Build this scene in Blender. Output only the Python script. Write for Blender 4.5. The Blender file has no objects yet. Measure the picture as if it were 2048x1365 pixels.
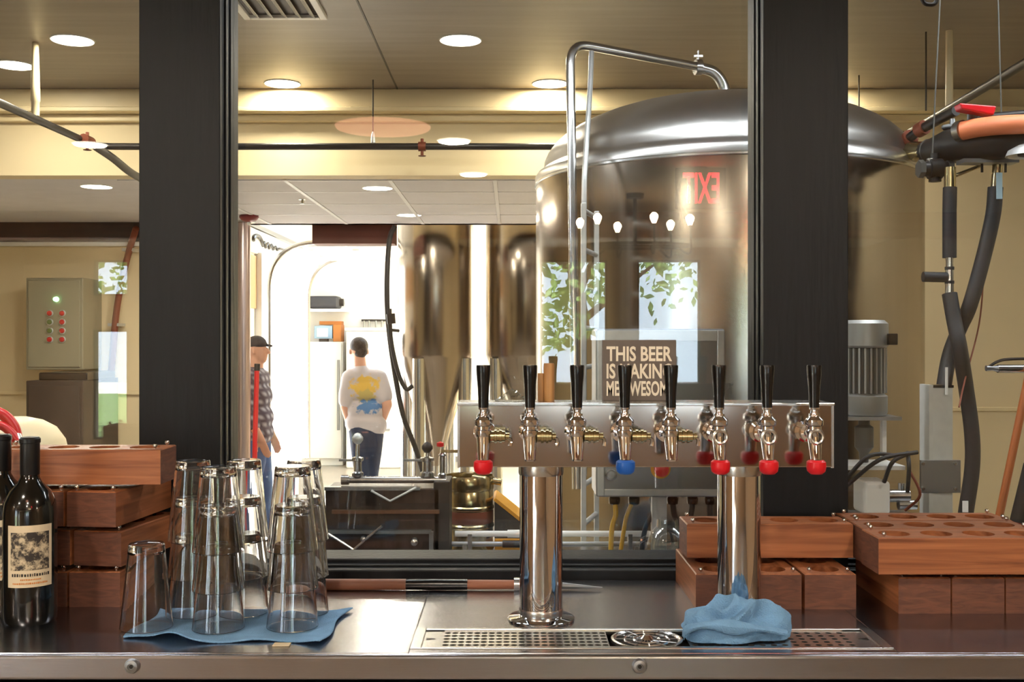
import bpy, bmesh, math, random
from mathutils import Vector, Matrix, noise
random.seed(7)
SC = bpy.context.scene
COL = SC.collection
PI = math.pi
R = math.radians

# ---------------------------------------------------------------- camera, world, sun, exposure
CZ = 1.66                      # eye height
F = 2150.0                     # focal length in pixels of the 2048 px wide frame
cam_data = bpy.data.cameras.new('camera')
cam_data.sensor_width = 36.0
cam_data.lens = F / 2048.0 * 36.0
cam_data.clip_start = 0.05
cam_data.clip_end = 200
cam = bpy.data.objects.new('camera', cam_data)
cam.location = (0, 0, CZ)
cam.rotation_euler = (PI / 2, 0, 0)
COL.objects.link(cam)
SC.camera = cam

world = bpy.data.worlds.new('sky')
SC.world = world
world.use_nodes = True
bg = world.node_tree.nodes['Background']
bg.inputs['Color'].default_value = (0.72, 0.85, 1.0, 1)
bg.inputs['Strength'].default_value = 8.0

sun_d = bpy.data.lights.new('sun', 'SUN')
sun_d.energy = 60.0
sun_d.angle = R(1.0)
sun_d.color = (1.0, 0.97, 0.92)
sun = bpy.data.objects.new('sun', sun_d)
sun.rotation_euler = Vector((0.62, -0.14, -0.95)).to_track_quat('-Z', 'Y').to_euler()
sun.location = (-8, 12, 14)
COL.objects.link(sun)

vs = SC.view_settings
vs.view_transform = 'Standard'
vs.look = 'None'
vs.gamma = 1.0
vs.use_curve_mapping = False
vs.exposure = 0.55
SC.cycles.transparent_max_bounces = 24
SC.cycles.sample_clamp_indirect = 6.0


def P(px, py, y):
    """point at distance y seen at pixel (px, py)"""
    return Vector(((px - 1024.0) / F * y, y, CZ - (py - 682.5) / F * y))


# ---------------------------------------------------------------- materials
def lin(c):
    o = []
    for v in c:
        v = v / 255.0
        o.append(v / 12.92 if v <= 0.04045 else ((v + 0.055) / 1.055) ** 2.4)
    return (o[0], o[1], o[2], 1.0)


def mat(name, rgb, rough=0.5, metal=0.0, var=0.0, vscale=8.0, stretch=(1, 1, 1), bump=0.0, bscale=40.0,
        rvar=0.0, aniso=0.0, coat=0.0, spec=0.5, rgb2=None, detail=4.0):
    m = bpy.data.materials.new(name)
    m.use_nodes = True
    nt = m.node_tree
    b = nt.nodes['Principled BSDF']
    col = lin(rgb)
    b.inputs['Base Color'].default_value = col
    b.inputs['Roughness'].default_value = rough
    b.inputs['Metallic'].default_value = metal
    b.inputs['Specular IOR Level'].default_value = spec
    if coat:
        b.inputs['Coat Weight'].default_value = coat
        b.inputs['Coat Roughness'].default_value = 0.15
    if aniso:
        b.inputs['Anisotropic'].default_value = aniso
        t = nt.nodes.new('ShaderNodeTangent')
        t.direction_type = 'RADIAL'
        t.axis = 'Z'
        nt.links.new(t.outputs[0], b.inputs['Tangent'])
    if var or bump or rvar:
        tc = nt.nodes.new('ShaderNodeTexCoord')
        mp = nt.nodes.new('ShaderNodeMapping')
        mp.inputs['Scale'].default_value = stretch
        nt.links.new(tc.outputs['Object'], mp.inputs['Vector'])
        nz = nt.nodes.new('ShaderNodeTexNoise')
        nz.inputs['Scale'].default_value = vscale
        nz.inputs['Detail'].default_value = detail
        nt.links.new(mp.outputs[0], nz.inputs['Vector'])
        if var:
            rp = nt.nodes.new('ShaderNodeValToRGB')
            c2 = lin(rgb2) if rgb2 else tuple(min(1, max(0, v * (1 - var))) for v in col[:3]) + (1,)
            c1 = col if rgb2 else tuple(min(1, v * (1 + var * 0.6)) for v in col[:3]) + (1,)
            rp.color_ramp.elements[0].position = 0.3
            rp.color_ramp.elements[1].position = 0.7
            rp.color_ramp.elements[0].color = c2
            rp.color_ramp.elements[1].color = c1
            nt.links.new(nz.outputs['Fac'], rp.inputs['Fac'])
            nt.links.new(rp.outputs['Color'], b.inputs['Base Color'])
        if rvar:
            mr = nt.nodes.new('ShaderNodeMapRange')
            mr.inputs['To Min'].default_value = max(0.02, rough - rvar)
            mr.inputs['To Max'].default_value = min(1, rough + rvar)
            nt.links.new(nz.outputs['Fac'], mr.inputs['Value'])
            nt.links.new(mr.outputs[0], b.inputs['Roughness'])
        if bump:
            n2 = nt.nodes.new('ShaderNodeTexNoise')
            n2.inputs['Scale'].default_value = bscale
            n2.inputs['Detail'].default_value = 3
            nt.links.new(mp.outputs[0], n2.inputs['Vector'])
            bp = nt.nodes.new('ShaderNodeBump')
            bp.inputs['Strength'].default_value = bump
            bp.inputs['Distance'].default_value = 0.01
            nt.links.new(n2.outputs['Fac'], bp.inputs['Height'])
            nt.links.new(bp.outputs[0], b.inputs['Normal'])
    return m


def emit(name, rgb, strength):
    m = bpy.data.materials.new(name)
    m.use_nodes = True
    b = m.node_tree.nodes['Principled BSDF']
    b.inputs['Base Color'].default_value = lin(rgb)
    b.inputs['Emission Color'].default_value = lin(rgb)
    b.inputs['Emission Strength'].default_value = strength
    return m


def pane_mat(name, f0=0.05, tint=(0.97, 0.985, 0.98)):
    """thin flat glass: lets light straight through, mirrors by angle"""
    m = bpy.data.materials.new(name)
    m.use_nodes = True
    nt = m.node_tree
    nt.nodes.clear()
    out = nt.nodes.new('ShaderNodeOutputMaterial')
    mix = nt.nodes.new('ShaderNodeMixShader')
    tr = nt.nodes.new('ShaderNodeBsdfTransparent')
    tr.inputs['Color'].default_value = tint + (1,)
    gl = nt.nodes.new('ShaderNodeBsdfGlossy')
    gl.inputs['Roughness'].default_value = 0.0
    lw = nt.nodes.new('ShaderNodeLayerWeight')
    lw.inputs['Blend'].default_value = 0.5
    pw = nt.nodes.new('ShaderNodeMath')
    pw.operation = 'POWER'
    pw.inputs[1].default_value = 5.0
    ma = nt.nodes.new('ShaderNodeMath')
    ma.operation = 'MULTIPLY_ADD'
    ma.inputs[1].default_value = 1 - f0
    ma.inputs[2].default_value = f0
    nt.links.new(lw.outputs['Facing'], pw.inputs[0])
    nt.links.new(pw.outputs[0], ma.inputs[0])
    nt.links.new(ma.outputs[0], mix.inputs['Fac'])
    nt.links.new(tr.outputs[0], mix.inputs[1])
    nt.links.new(gl.outputs[0], mix.inputs[2])
    nt.links.new(mix.outputs[0], out.inputs['Surface'])
    return m


def glass_mat(name, rgb=(255, 255, 255), rough=0.0, ior=1.48):
    m = bpy.data.materials.new(name)
    m.use_nodes = True
    b = m.node_tree.nodes['Principled BSDF']
    b.inputs['Base Color'].default_value = lin(rgb)
    b.inputs['Roughness'].default_value = rough
    b.inputs['Transmission Weight'].default_value = 1.0
    b.inputs['IOR'].default_value = ior
    return m


def wood_mat(name, dark, light, rough=0.5, scale=1.0, axis='X'):
    m = bpy.data.materials.new(name)
    m.use_nodes = True
    nt = m.node_tree
    b = nt.nodes['Principled BSDF']
    tc = nt.nodes.new('ShaderNodeTexCoord')
    oi = nt.nodes.new('ShaderNodeObjectInfo')
    mp = nt.nodes.new('ShaderNodeMapping')
    s = {'X': (1.2, 22, 22), 'Z': (22, 22, 1.2), 'E': (1, 7, 34)}[axis]
    mp.inputs['Scale'].default_value = tuple(v * scale for v in s)
    cm = nt.nodes.new('ShaderNodeCombineXYZ')
    mu = nt.nodes.new('ShaderNodeMath')
    mu.operation = 'MULTIPLY'
    mu.inputs[1].default_value = 37.0
    nt.links.new(oi.outputs['Random'], mu.inputs[0])
    for i in range(3):
        nt.links.new(mu.outputs[0], cm.inputs[i])
    nt.links.new(cm.outputs[0], mp.inputs['Location'])
    nt.links.new(tc.outputs['Object'], mp.inputs['Vector'])
    nz = nt.nodes.new('ShaderNodeTexNoise')
    nz.inputs['Scale'].default_value = 2.2
    nz.inputs['Detail'].default_value = 6
    nz.inputs['Distortion'].default_value = 1.2
    nt.links.new(mp.outputs[0], nz.inputs['Vector'])
    rp = nt.nodes.new('ShaderNodeValToRGB')
    rp.color_ramp.elements[0].position = 0.32
    rp.color_ramp.elements[1].position = 0.68
    rp.color_ramp.elements[0].color = lin(dark)
    rp.color_ramp.elements[1].color = lin(light)
    nt.links.new(nz.outputs['Fac'], rp.inputs['Fac'])
    hs = nt.nodes.new('ShaderNodeHueSaturation')
    mr = nt.nodes.new('ShaderNodeMapRange')
    mr.inputs['To Min'].default_value = 0.82
    mr.inputs['To Max'].default_value = 1.15
    nt.links.new(oi.outputs['Random'], mr.inputs['Value'])
    nt.links.new(mr.outputs[0], hs.inputs['Value'])
    nt.links.new(rp.outputs['Color'], hs.inputs['Color'])
    nt.links.new(hs.outputs[0], b.inputs['Base Color'])
    b.inputs['Roughness'].default_value = rough
    bp = nt.nodes.new('ShaderNodeBump')
    bp.inputs['Strength'].default_value = 0.15
    bp.inputs['Distance'].default_value = 0.003
    nt.links.new(nz.outputs['Fac'], bp.inputs['Height'])
    nt.links.new(bp.outputs[0], b.inputs['Normal'])
    return m


M = {}
M['black_post'] = mat('black_painted_wood', (17, 19, 22), 0.5, spec=0.3, var=0.25, vscale=6, stretch=(6, 6, 0.6), bump=0.12, bscale=14)
M['steel_counter'] = mat('brushed_counter_steel', (172, 172, 178), 0.22, 1.0, rvar=0.05, vscale=30, stretch=(0.3, 6, 6), bump=0.02, bscale=60)
M['steel_dome'] = mat('spun_dome_steel', (196, 194, 190), 0.34, 1.0, rvar=0.05, vscale=4)
M['steel_tank'] = mat('brushed_tank_steel', (166, 155, 142), 0.19, 1.0, aniso=0.6, var=0.16, rvar=0.07, vscale=5, stretch=(1, 1, 0.03), bump=0.03, bscale=9)
M['steel'] = mat('stainless_steel', (204, 204, 202), 0.25, 1.0)
M['steel_grey'] = mat('satin_grey_steel', (150, 152, 154), 0.38, 0.9)
M['chrome'] = mat('polished_chrome', (222, 222, 224), 0.05, 1.0)
M['mirror_steel'] = mat('polished_head_steel', (196, 192, 186), 0.10, 1.0, rvar=0.03, vscale=9)
M['galv'] = mat('galvanised_steel', (198, 200, 198), 0.42, 0.6, var=0.10, vscale=30)
M['brass'] = mat('brass_tinted_steel', (186, 171, 130), 0.2, 1.0)
M['copper_red'] = mat('red_brown_iron', (120, 60, 40), 0.5, 0.4)
M['orange_hose'] = mat('salmon_orange_rubber', (226, 128, 84), 0.5)
M['black_plastic'] = mat('black_gloss_plastic', (14, 14, 15), 0.22)
M['black_iron'] = mat('black_iron_pipe', (34, 32, 30), 0.45, 0.3)
M['black_rubber'] = mat('black_rubber', (30, 31, 33), 0.6)
M['red_plastic'] = mat('red_plastic', (200, 18, 30), 0.35)
M['blue_plastic'] = mat('blue_plastic', (20, 84, 170), 0.35)
M['cream_wall'] = mat('cream_painted_wall', (226, 208, 168), 0.65, var=0.03, vscale=3)
M['cream_trim'] = mat('cream_painted_trim', (226, 208, 166), 0.45)
M['ceiling_brew'] = mat('taupe_ceiling', (130, 119, 108), 0.42, var=0.16, vscale=3.0, stretch=(0.5, 6, 1))
M['ceiling_tile'] = mat('ceiling_tile', (214, 212, 218), 0.7, var=0.05, vscale=6)
M['tbar'] = mat('white_grid_bar', (236, 236, 240), 0.45)
M['ceiling_tap'] = mat('taproom_ceiling', (190, 166, 136), 0.6)
M['wall_tap'] = mat('taproom_wall', (176, 144, 108), 0.7)
M['beam_wood'] = wood_mat('stained_beam', (130, 78, 54), (176, 116, 86), 0.5, 0.4)
M['floor_tap'] = mat('taproom_concrete', (146, 130, 114), 0.4, var=0.1, vscale=2)
M['floor_brew'] = mat('painted_concrete', (168, 160, 150), 0.35, var=0.12, vscale=2)
M['white_wall'] = mat('white_painted_wall', (236, 236, 236), 0.6)
M['tan_wall'] = mat('tan_painted_wall', (206, 170, 134), 0.6)
M['pale_galv'] = mat('pale_galvanised_paint', (206, 208, 204), 0.45, 0.15, var=0.08, vscale=30)
M['white'] = mat('white_enamel', (238, 238, 236), 0.35)
M['pane'] = pane_mat('clear_window_glass')
M['glass'] = glass_mat('clear_pint_glass')
M['bottle_glass'] = mat('near_black_bottle_glass', (8, 10, 9), 0.06, coat=0.6)
M['capsule'] = mat('black_foil', (10, 10, 11), 0.4)
M['label'] = mat('cream_label_paper', (206, 190, 160), 0.6, var=0.05, vscale=40)
M['board'] = wood_mat('oiled_cherry_wood', (112, 62, 34), (170, 106, 66), 0.42, 1.0)
M['board_end'] = wood_mat('cherry_end_grain', (84, 50, 36), (112, 68, 48), 0.6, 1.4, 'E')
M['cloth'] = mat('blue_microfibre', (112, 156, 196), 0.9, var=0.12, vscale=30, bump=0.5, bscale=400)
M['sign_face'] = mat('weathered_sign_face', (100, 90, 83), 0.7, var=0.15, vscale=30)
M['sign_letters'] = mat('cream_letters', (226, 216, 196), 0.6)
M['wood_light'] = wood_mat('pale_wood', (150, 104, 60), (184, 136, 84), 0.5, 1.0, 'Z')
M['panel_grey'] = mat('grey_green_enamel', (142, 138, 116), 0.45)
M['dark_box'] = mat('dark_charcoal', (42, 38, 36), 0.5, var=0.2, vscale=10)
M['red_button'] = mat('red_button', (190, 40, 36), 0.3)
M['green_button'] = mat('green_button', (90, 110, 60), 0.3)
M['yellow_tube'] = mat('amber_tube', (190, 148, 40), 0.3)
M['yellow'] = mat('yellow_plastic', (214, 150, 40), 0.5)
M['cardboard'] = mat('orange_cardboard', (190, 120, 60), 0.7)
M['maroon'] = mat('maroon_beam', (98, 50, 42), 0.55, var=0.1, vscale=4)
M['motor'] = mat('grey_cast_motor', (150, 150, 146), 0.4, 0.5)
M['motor_dark'] = mat('dark_motor_fins', (92, 90, 84), 0.5, 0.4)
M['downlight'] = emit('downlight_lens', (255, 244, 224), 9.0)
M['bulb'] = emit('bulb_glow', (255, 226, 180), 60.0)
M['exit_red'] = emit('exit_red', (255, 24, 50), 16.0)
M['salmon_glow'] = emit('salmon_lamp_diffuser', (255, 176, 140), 3.2)
M['green_led'] = emit('green_lamp', (170, 255, 180), 3.0)
M['skin'] = mat('skin', (222, 170, 146), 0.55)
M['hair'] = mat('dark_brown_hair', (50, 40, 36), 0.6, bump=0.6, bscale=120)
M['denim'] = mat('dark_denim', (44, 56, 84), 0.8, var=0.2, vscale=12)
M['denim_light'] = mat('blue_denim', (70, 104, 160), 0.8, var=0.2, vscale=12)
M['leaf'] = None
M['bark'] = mat('bark', (84, 68, 54), 0.85, var=0.3, vscale=6)
M['concrete'] = mat('pale_pavement', (196, 192, 184), 0.8, var=0.06, vscale=1)
M['grass'] = mat('lawn', (96, 120, 60), 0.9, var=0.2, vscale=2)


def leaf_mat():
    m = bpy.data.materials.new('sunlit_leaf')
    m.use_nodes = True
    nt = m.node_tree
    b = nt.nodes['Principled BSDF']
    oi = nt.nodes.new('ShaderNodeTexCoord')
    nz = nt.nodes.new('ShaderNodeTexNoise')
    nz.inputs['Scale'].default_value = 1.4
    rp = nt.nodes.new('ShaderNodeValToRGB')
    rp.color_ramp.elements[0].position = 0.3
    rp.color_ramp.elements[1].position = 0.7
    rp.color_ramp.elements[0].color = lin((86, 120, 58))
    rp.color_ramp.elements[1].color = lin((160, 184, 112))
    nt.links.new(oi.outputs['Object'], nz.inputs['Vector'])
    nt.links.new(nz.outputs['Fac'], rp.inputs['Fac'])
    nt.links.new(rp.outputs[0], b.inputs['Base Color'])
    b.inputs['Roughness'].default_value = 0.5
    tl = nt.nodes.new('ShaderNodeBsdfTranslucent')
    nt.links.new(rp.outputs[0], tl.inputs['Color'])
    mx = nt.nodes.new('ShaderNodeMixShader')
    mx.inputs[0].default_value = 0.4
    out = nt.nodes['Material Output']
    nt.links.new(b.outputs[0], mx.inputs[1])
    nt.links.new(tl.outputs[0], mx.inputs[2])
    nt.links.new(mx.outputs[0], out.inputs['Surface'])
    return m


M['leaf'] = leaf_mat()


# ---------------------------------------------------------------- mesh helpers
class MB:
    def __init__(self):
        self.v = []
        self.f = []

    def add(self, vs, fs):
        n = len(self.v)
        self.v += [Vector(p) for p in vs]
        self.f += [tuple(i + n for i in f) for f in fs]
        return self

    def box(self, x0, x1, y0, y1, z0, z1, m=None):
        x0, x1 = min(x0, x1), max(x0, x1)
        y0, y1 = min(y0, y1), max(y0, y1)
        z0, z1 = min(z0, z1), max(z0, z1)
        vs = [(x0, y0, z0), (x1, y0, z0), (x1, y1, z0), (x0, y1, z0), (x0, y0, z1), (x1, y0, z1), (x1, y1, z1), (x0, y1, z1)]
        if m is not None:
            vs = [m @ Vector(p) for p in vs]
        return self.add(vs, [(3, 2, 1, 0), (4, 5, 6, 7), (0, 1, 5, 4), (1, 2, 6, 5), (2, 3, 7, 6), (3, 0, 4, 7)])

    def tube(self, pts, r, n=12, caps=True):
        pts = [Vector(p) for p in pts]
        rs = r if isinstance(r, (list, tuple)) else [r] * len(pts)
        rings = []
        up = None
        for i, p in enumerate(pts):
            if i == 0:
                t = pts[1] - p
            elif i == len(pts) - 1:
                t = p - pts[i - 1]
            else:
                t = (pts[i + 1] - p).normalized() + (p - pts[i - 1]).normalized()
            if t.length < 1e-9:
                t = Vector((0, 0, 1))
            t.normalize()
            if up is None:
                up = Vector((0, 0, 1)) if abs(t.z) < 0.9 else Vector((1, 0, 0))
            a = up - t * up.dot(t)
            if a.length < 1e-6:
                a = t.orthogonal()
            a.normalize()
            up = a
            b = t.cross(a)
            rings.append([p + (a * math.cos(2 * PI * k / n) + b * math.sin(2 * PI * k / n)) * rs[i] for k in range(n)])
        vs = [q for ring in rings for q in ring]
        fs = []
        for i in range(len(pts) - 1):
            for k in range(n):
                k2 = (k + 1) % n
                fs.append((i * n + k, i * n + k2, (i + 1) * n + k2, (i + 1) * n + k))
        if caps:
            fs.append(tuple(reversed(range(n))))
            fs.append(tuple((len(pts) - 1) * n + k for k in range(n)))
        return self.add(vs, fs)

    def cyl(self, p0, p1, r0, r1=None, n=16):
        return self.tube([p0, p1], [r0, r0 if r1 is None else r1], n)

    def lathe(self, prof, c=(0, 0, 0), n=32, m=None):
        """profile [(r, z)] bottom to top about the z axis"""
        c = Vector(c)
        vs = []
        for r, z in prof:
            for k in range(n):
                a = 2 * PI * k / n
                q = Vector((max(r, 1e-5) * math.cos(a), max(r, 1e-5) * math.sin(a), z))
                if m is not None:
                    q = m @ q
                vs.append(q + c)
        fs = []
        for i in range(len(prof) - 1):
            for k in range(n):
                k2 = (k + 1) % n
                fs.append((i * n + k, i * n + k2, (i + 1) * n + k2, (i + 1) * n + k))
        return self.add(vs, fs)

    def ell(self, c, rx, ry, rz, n=16, m=None):
        prof = [(math.sin(PI * i / (n // 2)), -math.cos(PI * i / (n // 2))) for i in range(n // 2 + 1)]
        s = Matrix.Diagonal((rx, ry, rz))
        if m is not None:
            s = m.to_3x3() @ s
        return self.lathe(prof, c, n, s)

    def prism(self, poly, axis, t0, t1):
        def q(u, w, t):
            return (t, u, w) if axis == 'X' else ((u, t, w) if axis == 'Y' else (u, w, t))
        n = len(poly)
        vs = [q(u, w, t0) for u, w in poly] + [q(u, w, t1) for u, w in poly]
        fs = [tuple(range(n)), tuple(reversed(range(n, 2 * n)))]
        fs += [(i, i + n, (i + 1) % n + n, (i + 1) % n) for i in range(n)]
        return self.add(vs, fs)

    def build(self, name, m, parent=None, smooth=False, bevel=0.0, seg=2, flip=True):
        off = parent_world(parent) if parent is not None else Vector((0, 0, 0))
        me = bpy.data.meshes.new(name)
        me.from_pydata([p - off for p in self.v], [], self.f)
        if flip:
            bm = bmesh.new()
            bm.from_mesh(me)
            bmesh.ops.recalc_face_normals(bm, faces=bm.faces)
            bm.to_mesh(me)
            bm.free()
        me.materials.append(M[m] if isinstance(m, str) else m)
        if smooth:
            me.polygons.foreach_set('use_smooth', [True] * len(me.polygons))
            me.set_sharp_from_angle(angle=R(38))
        me.update()
        o = bpy.data.objects.new(name, me)
        COL.objects.link(o)
        if parent is not None:
            o.parent = parent
        if bevel:
            bv = o.modifiers.new('bevel', 'BEVEL')
            bv.width = bevel
            bv.segments = seg
            bv.limit_method = 'ANGLE'
            bv.angle_limit = R(35)
        return o


def parent_world(o):
    p = Vector(o.location)
    while o.parent is not None:
        o = o.parent
        p += Vector(o.location)
    return p


def spline(pts, k=6):
    """Catmull-Rom through the points"""
    pts = [Vector(p) for p in pts]
    q = [pts[0] * 2 - pts[1]] + pts + [pts[-1] * 2 - pts[-2]]
    out = []
    for i in range(1, len(q) - 2):
        for j in range(k):
            t = j / k
            a, b, c, d = q[i - 1], q[i], q[i + 1], q[i + 2]
            out.append(0.5 * ((2 * b) + (c - a) * t + (2 * a - 5 * b + 4 * c - d) * t * t + (3 * b - a - 3 * c + d) * t ** 3))
    out.append(pts[-1])
    return out


def bend(pts, r, k=5):
    """round the corners of a polyline"""
    pts = [Vector(p) for p in pts]
    out = [pts[0]]
    for i in range(1, len(pts) - 1):
        a = (pts[i - 1] - pts[i])
        b = (pts[i + 1] - pts[i])
        d = min(r, a.length * 0.45, b.length * 0.45)
        p0 = pts[i] + a.normalized() * d
        p1 = pts[i] + b.normalized() * d
        for j in range(k + 1):
            t = j / k
            out.append(p0 * (1 - t) ** 2 + pts[i] * 2 * t * (1 - t) + p1 * t * t)
    out.append(pts[-1])
    return out


def tag(o, label, cat, group=None, kind=None):
    if label:
        o['label'] = label
    if cat:
        o['category'] = cat
    if group:
        o['group'] = group
    if kind:
        o['kind'] = kind
    return o


def thing(name, label, cat, loc=(0, 0, 0), group=None):
    o = bpy.data.objects.new(name, None)
    o.empty_display_size = 0.05
    COL.objects.link(o)
    o.location = loc
    return tag(o, label, cat, group)


def struct(o):
    o['kind'] = 'structure'
    return o


def copy_tree(o, parent=None):
    c = o.copy()
    COL.objects.link(c)
    c.parent = parent
    for ch in list(o.children):
        copy_tree(ch, c)
    return c


def holed(u0, u1, v0, v1, holes, axis, t0, t1, mb=None):
    """slab in the u-v plane with rectangular holes, thick from t0 to t1"""
    mb = mb or MB()
    us = sorted({u0, u1} | {h[0] for h in holes} | {h[1] for h in holes})
    vs_ = sorted({v0, v1} | {h[2] for h in holes} | {h[3] for h in holes})
    us = [u for u in us if u0 <= u <= u1]
    vs_ = [v for v in vs_ if v0 <= v <= v1]
    for a, b in zip(us, us[1:]):
        run = None
        for c, d in zip(vs_, vs_[1:]):
            um, vm = (a + b) / 2, (c + d) / 2
            inside = any(h[0] < um < h[1] and h[2] < vm < h[3] for h in holes)
            if not inside:
                run = [c, d] if run is None else [run[0], d]
            if inside or d == vs_[-1]:
                if run:
                    if axis == 'Y':
                        mb.box(a, b, t0, t1, run[0], run[1])
                    elif axis == 'X':
                        mb.box(t0, t1, a, b, run[0], run[1])
                    else:
                        mb.box(a, b, run[0], run[1], t0, t1)
                run = None
    return mb


def text_mesh(s, width, height, depth, bold=0.0, name='lettering'):
    """letters in the x-z plane, facing -y, origin bottom left, fitted to width x height"""
    cu = bpy.data.curves.new('t', 'FONT')
    cu.body = s
    cu.extrude = 0.5
    cu.offset = bold
    cu.resolution_u = 3
    ob = bpy.data.objects.new('t', cu)
    COL.objects.link(ob)
    dg = bpy.context.evaluated_depsgraph_get()
    me = bpy.data.meshes.new_from_object(ob.evaluated_get(dg))
    bpy.data.objects.remove(ob)
    bpy.data.curves.remove(cu)
    xs = [v.co.x for v in me.vertices]
    ys = [v.co.y for v in me.vertices]
    x0, x1, y0, y1 = min(xs), max(xs), min(ys), max(ys)
    for v in me.vertices:
        x, y, z = v.co
        v.co = ((x - x0) / (x1 - x0) * width, -z * depth, (y - y0) / (y1 - y0) * height)
    me.name = name
    me.materials.clear()
    return me


def text_part(name, s, width, height, depth, m, parent, loc, bold=0.0, rotz=0.0):
    me = text_mesh(s, width, height, depth, bold, name)
    me.materials.append(M[m])
    o = bpy.data.objects.new(name, me)
    COL.objects.link(o)
    o.parent = parent
    o.location = loc
    o.rotation_euler = (0, 0, rotz)
    return o


def cells(mb, u0, u1, v0, v1, nu, nv, rad, z, depth, seg=12, bottom=True):
    """top face at height z with nu x nv round holes of that depth"""
    du, dv = (u1 - u0) / nu, (v1 - v0) / nv
    for i in range(nu):
        for j in range(nv):
            cx, cy = u0 + (i + .5) * du, v0 + (j + .5) * dv
            outer, inner, low = [], [], []
            for k in range(seg):
                a = 2 * PI * (k + .5) / seg
                c, s = math.cos(a), math.sin(a)
                t = min(du / 2 / max(abs(c), 1e-9), dv / 2 / max(abs(s), 1e-9))
                outer.append((cx + c * t, cy + s * t, z))
                inner.append((cx + c * rad, cy + s * rad, z))
                low.append((cx + c * rad, cy + s * rad, z - depth))
            # push nearest boundary points to the corners
            for sx in (-1, 1):
                for sy in (-1, 1):
                    q = (cx + sx * du / 2, cy + sy * dv / 2)
                    kk = min(range(seg), key=lambda k: (outer[k][0] - q[0]) ** 2 + (outer[k][1] - q[1]) ** 2)
                    outer[kk] = (q[0], q[1], z)
            n = seg
            fs = []
            for k in range(n):
                k2 = (k + 1) % n
                fs.append((k, k2, n + k2, n + k))
                fs.append((n + k, n + k2, 2 * n + k2, 2 * n + k))
            if bottom:
                fs.append(tuple(2 * n + k for k in range(n)))
            mb.add(outer + inner + low, fs)
    return mb

# ================================================================ THE SETTING
CT = CZ - 0.50          # counter top height
GY = 2.36               # plane of the window glass
ZC = 3.07               # brewery ceiling
ZA = 2.60               # lower ceiling of the passage behind
ZT = 2.62               # taproom ceiling
WY = 6.10               # cream wall behind the big tank
HY = 8.70               # header where the passage opens into the bright back room

# ground outside
struct(MB().box(-40, 40, -40, 40, -0.30, -0.06).build('ground', 'concrete'))

# floors
struct(MB().box(-5.2, 3.8, -6.5, 2.25, -0.05, 0.0).build('floor', 'floor_tap'))
struct(MB().box(-5.2, 3.8, 2.25, 14.95, -0.05, 0.0).build('floor_brewery', 'floor_brew'))

# taproom shell
struct(MB().box(-5.2, 3.8, -6.5, 2.25, ZT, ZT + 0.12).build('ceiling_taproom', 'ceiling_tap'))
struct(holed(-6.5, 2.4, 0, 3.2, [(-5.5, -4.5, 0.02, 2.45), (-4.3, -3.3, 0.02, 2.45)], 'X', -5.2, -5.0).build('wall_taproom_left', 'wall_tap'))
for i, a in enumerate((-5.5, -4.3)):
    w = thing('window_%d' % (i + 9), None, None, (-5.1, a + 0.5, 0.02))
    w['kind'] = 'structure'
    holed(a - 0.01, a + 1.01, 0.01, 2.46, [(a + 0.04, a + 0.96, 0.06, 2.42)], 'X', -5.12, -5.03).build('window_frame', 'black_post', w)
    MB().box(-5.08, -5.074, a + 0.04, a + 0.96, 0.06, 2.42).build('glass_pane', 'pane', w)
struct(MB().box(3.6, 3.8, -6.5, 2.4, 0, 3.2).build('wall_taproom_right', 'wall_tap'))
BD = 11.0
BY = 2 * GY - BD


def back_x(px):
    return (px - 1024) / F * BD


def back_z(py):
    return CZ - (py - 682.5) / F * BD


wins = [(945, 970, 558, 800), (1080, 1215, 520, 782), (1275, 1402, 520, 782), (185, 256, 520, 592), (185, 255, 660, 880)]
holes = [(back_x(a), back_x(b), back_z(d), back_z(c)) for a, b, c, d in wins]
struct(holed(-5.2, 3.8, 0, 3.2, holes, 'Y', BY - 0.16, BY).build('wall_back', 'wall_tap'))
for i, (a, b, c, d) in enumerate(holes):
    w = thing('window_%d' % (i + 4), None, None, ((a + b) / 2, BY - 0.08, c))
    w['kind'] = 'structure'
    fr = holed(a - 0.02, b + 0.02, c - 0.02, d + 0.02, [(a + 0.02, b - 0.02, c + 0.02, d - 0.02)], 'Y', BY - 0.10, BY - 0.03)
    fr.build('window_frame', 'black_post', w)
    MB().box(a + 0.02, b - 0.02, BY - 0.07, BY - 0.064, c + 0.02, d - 0.02).build('glass_pane', 'pane', w)

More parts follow.
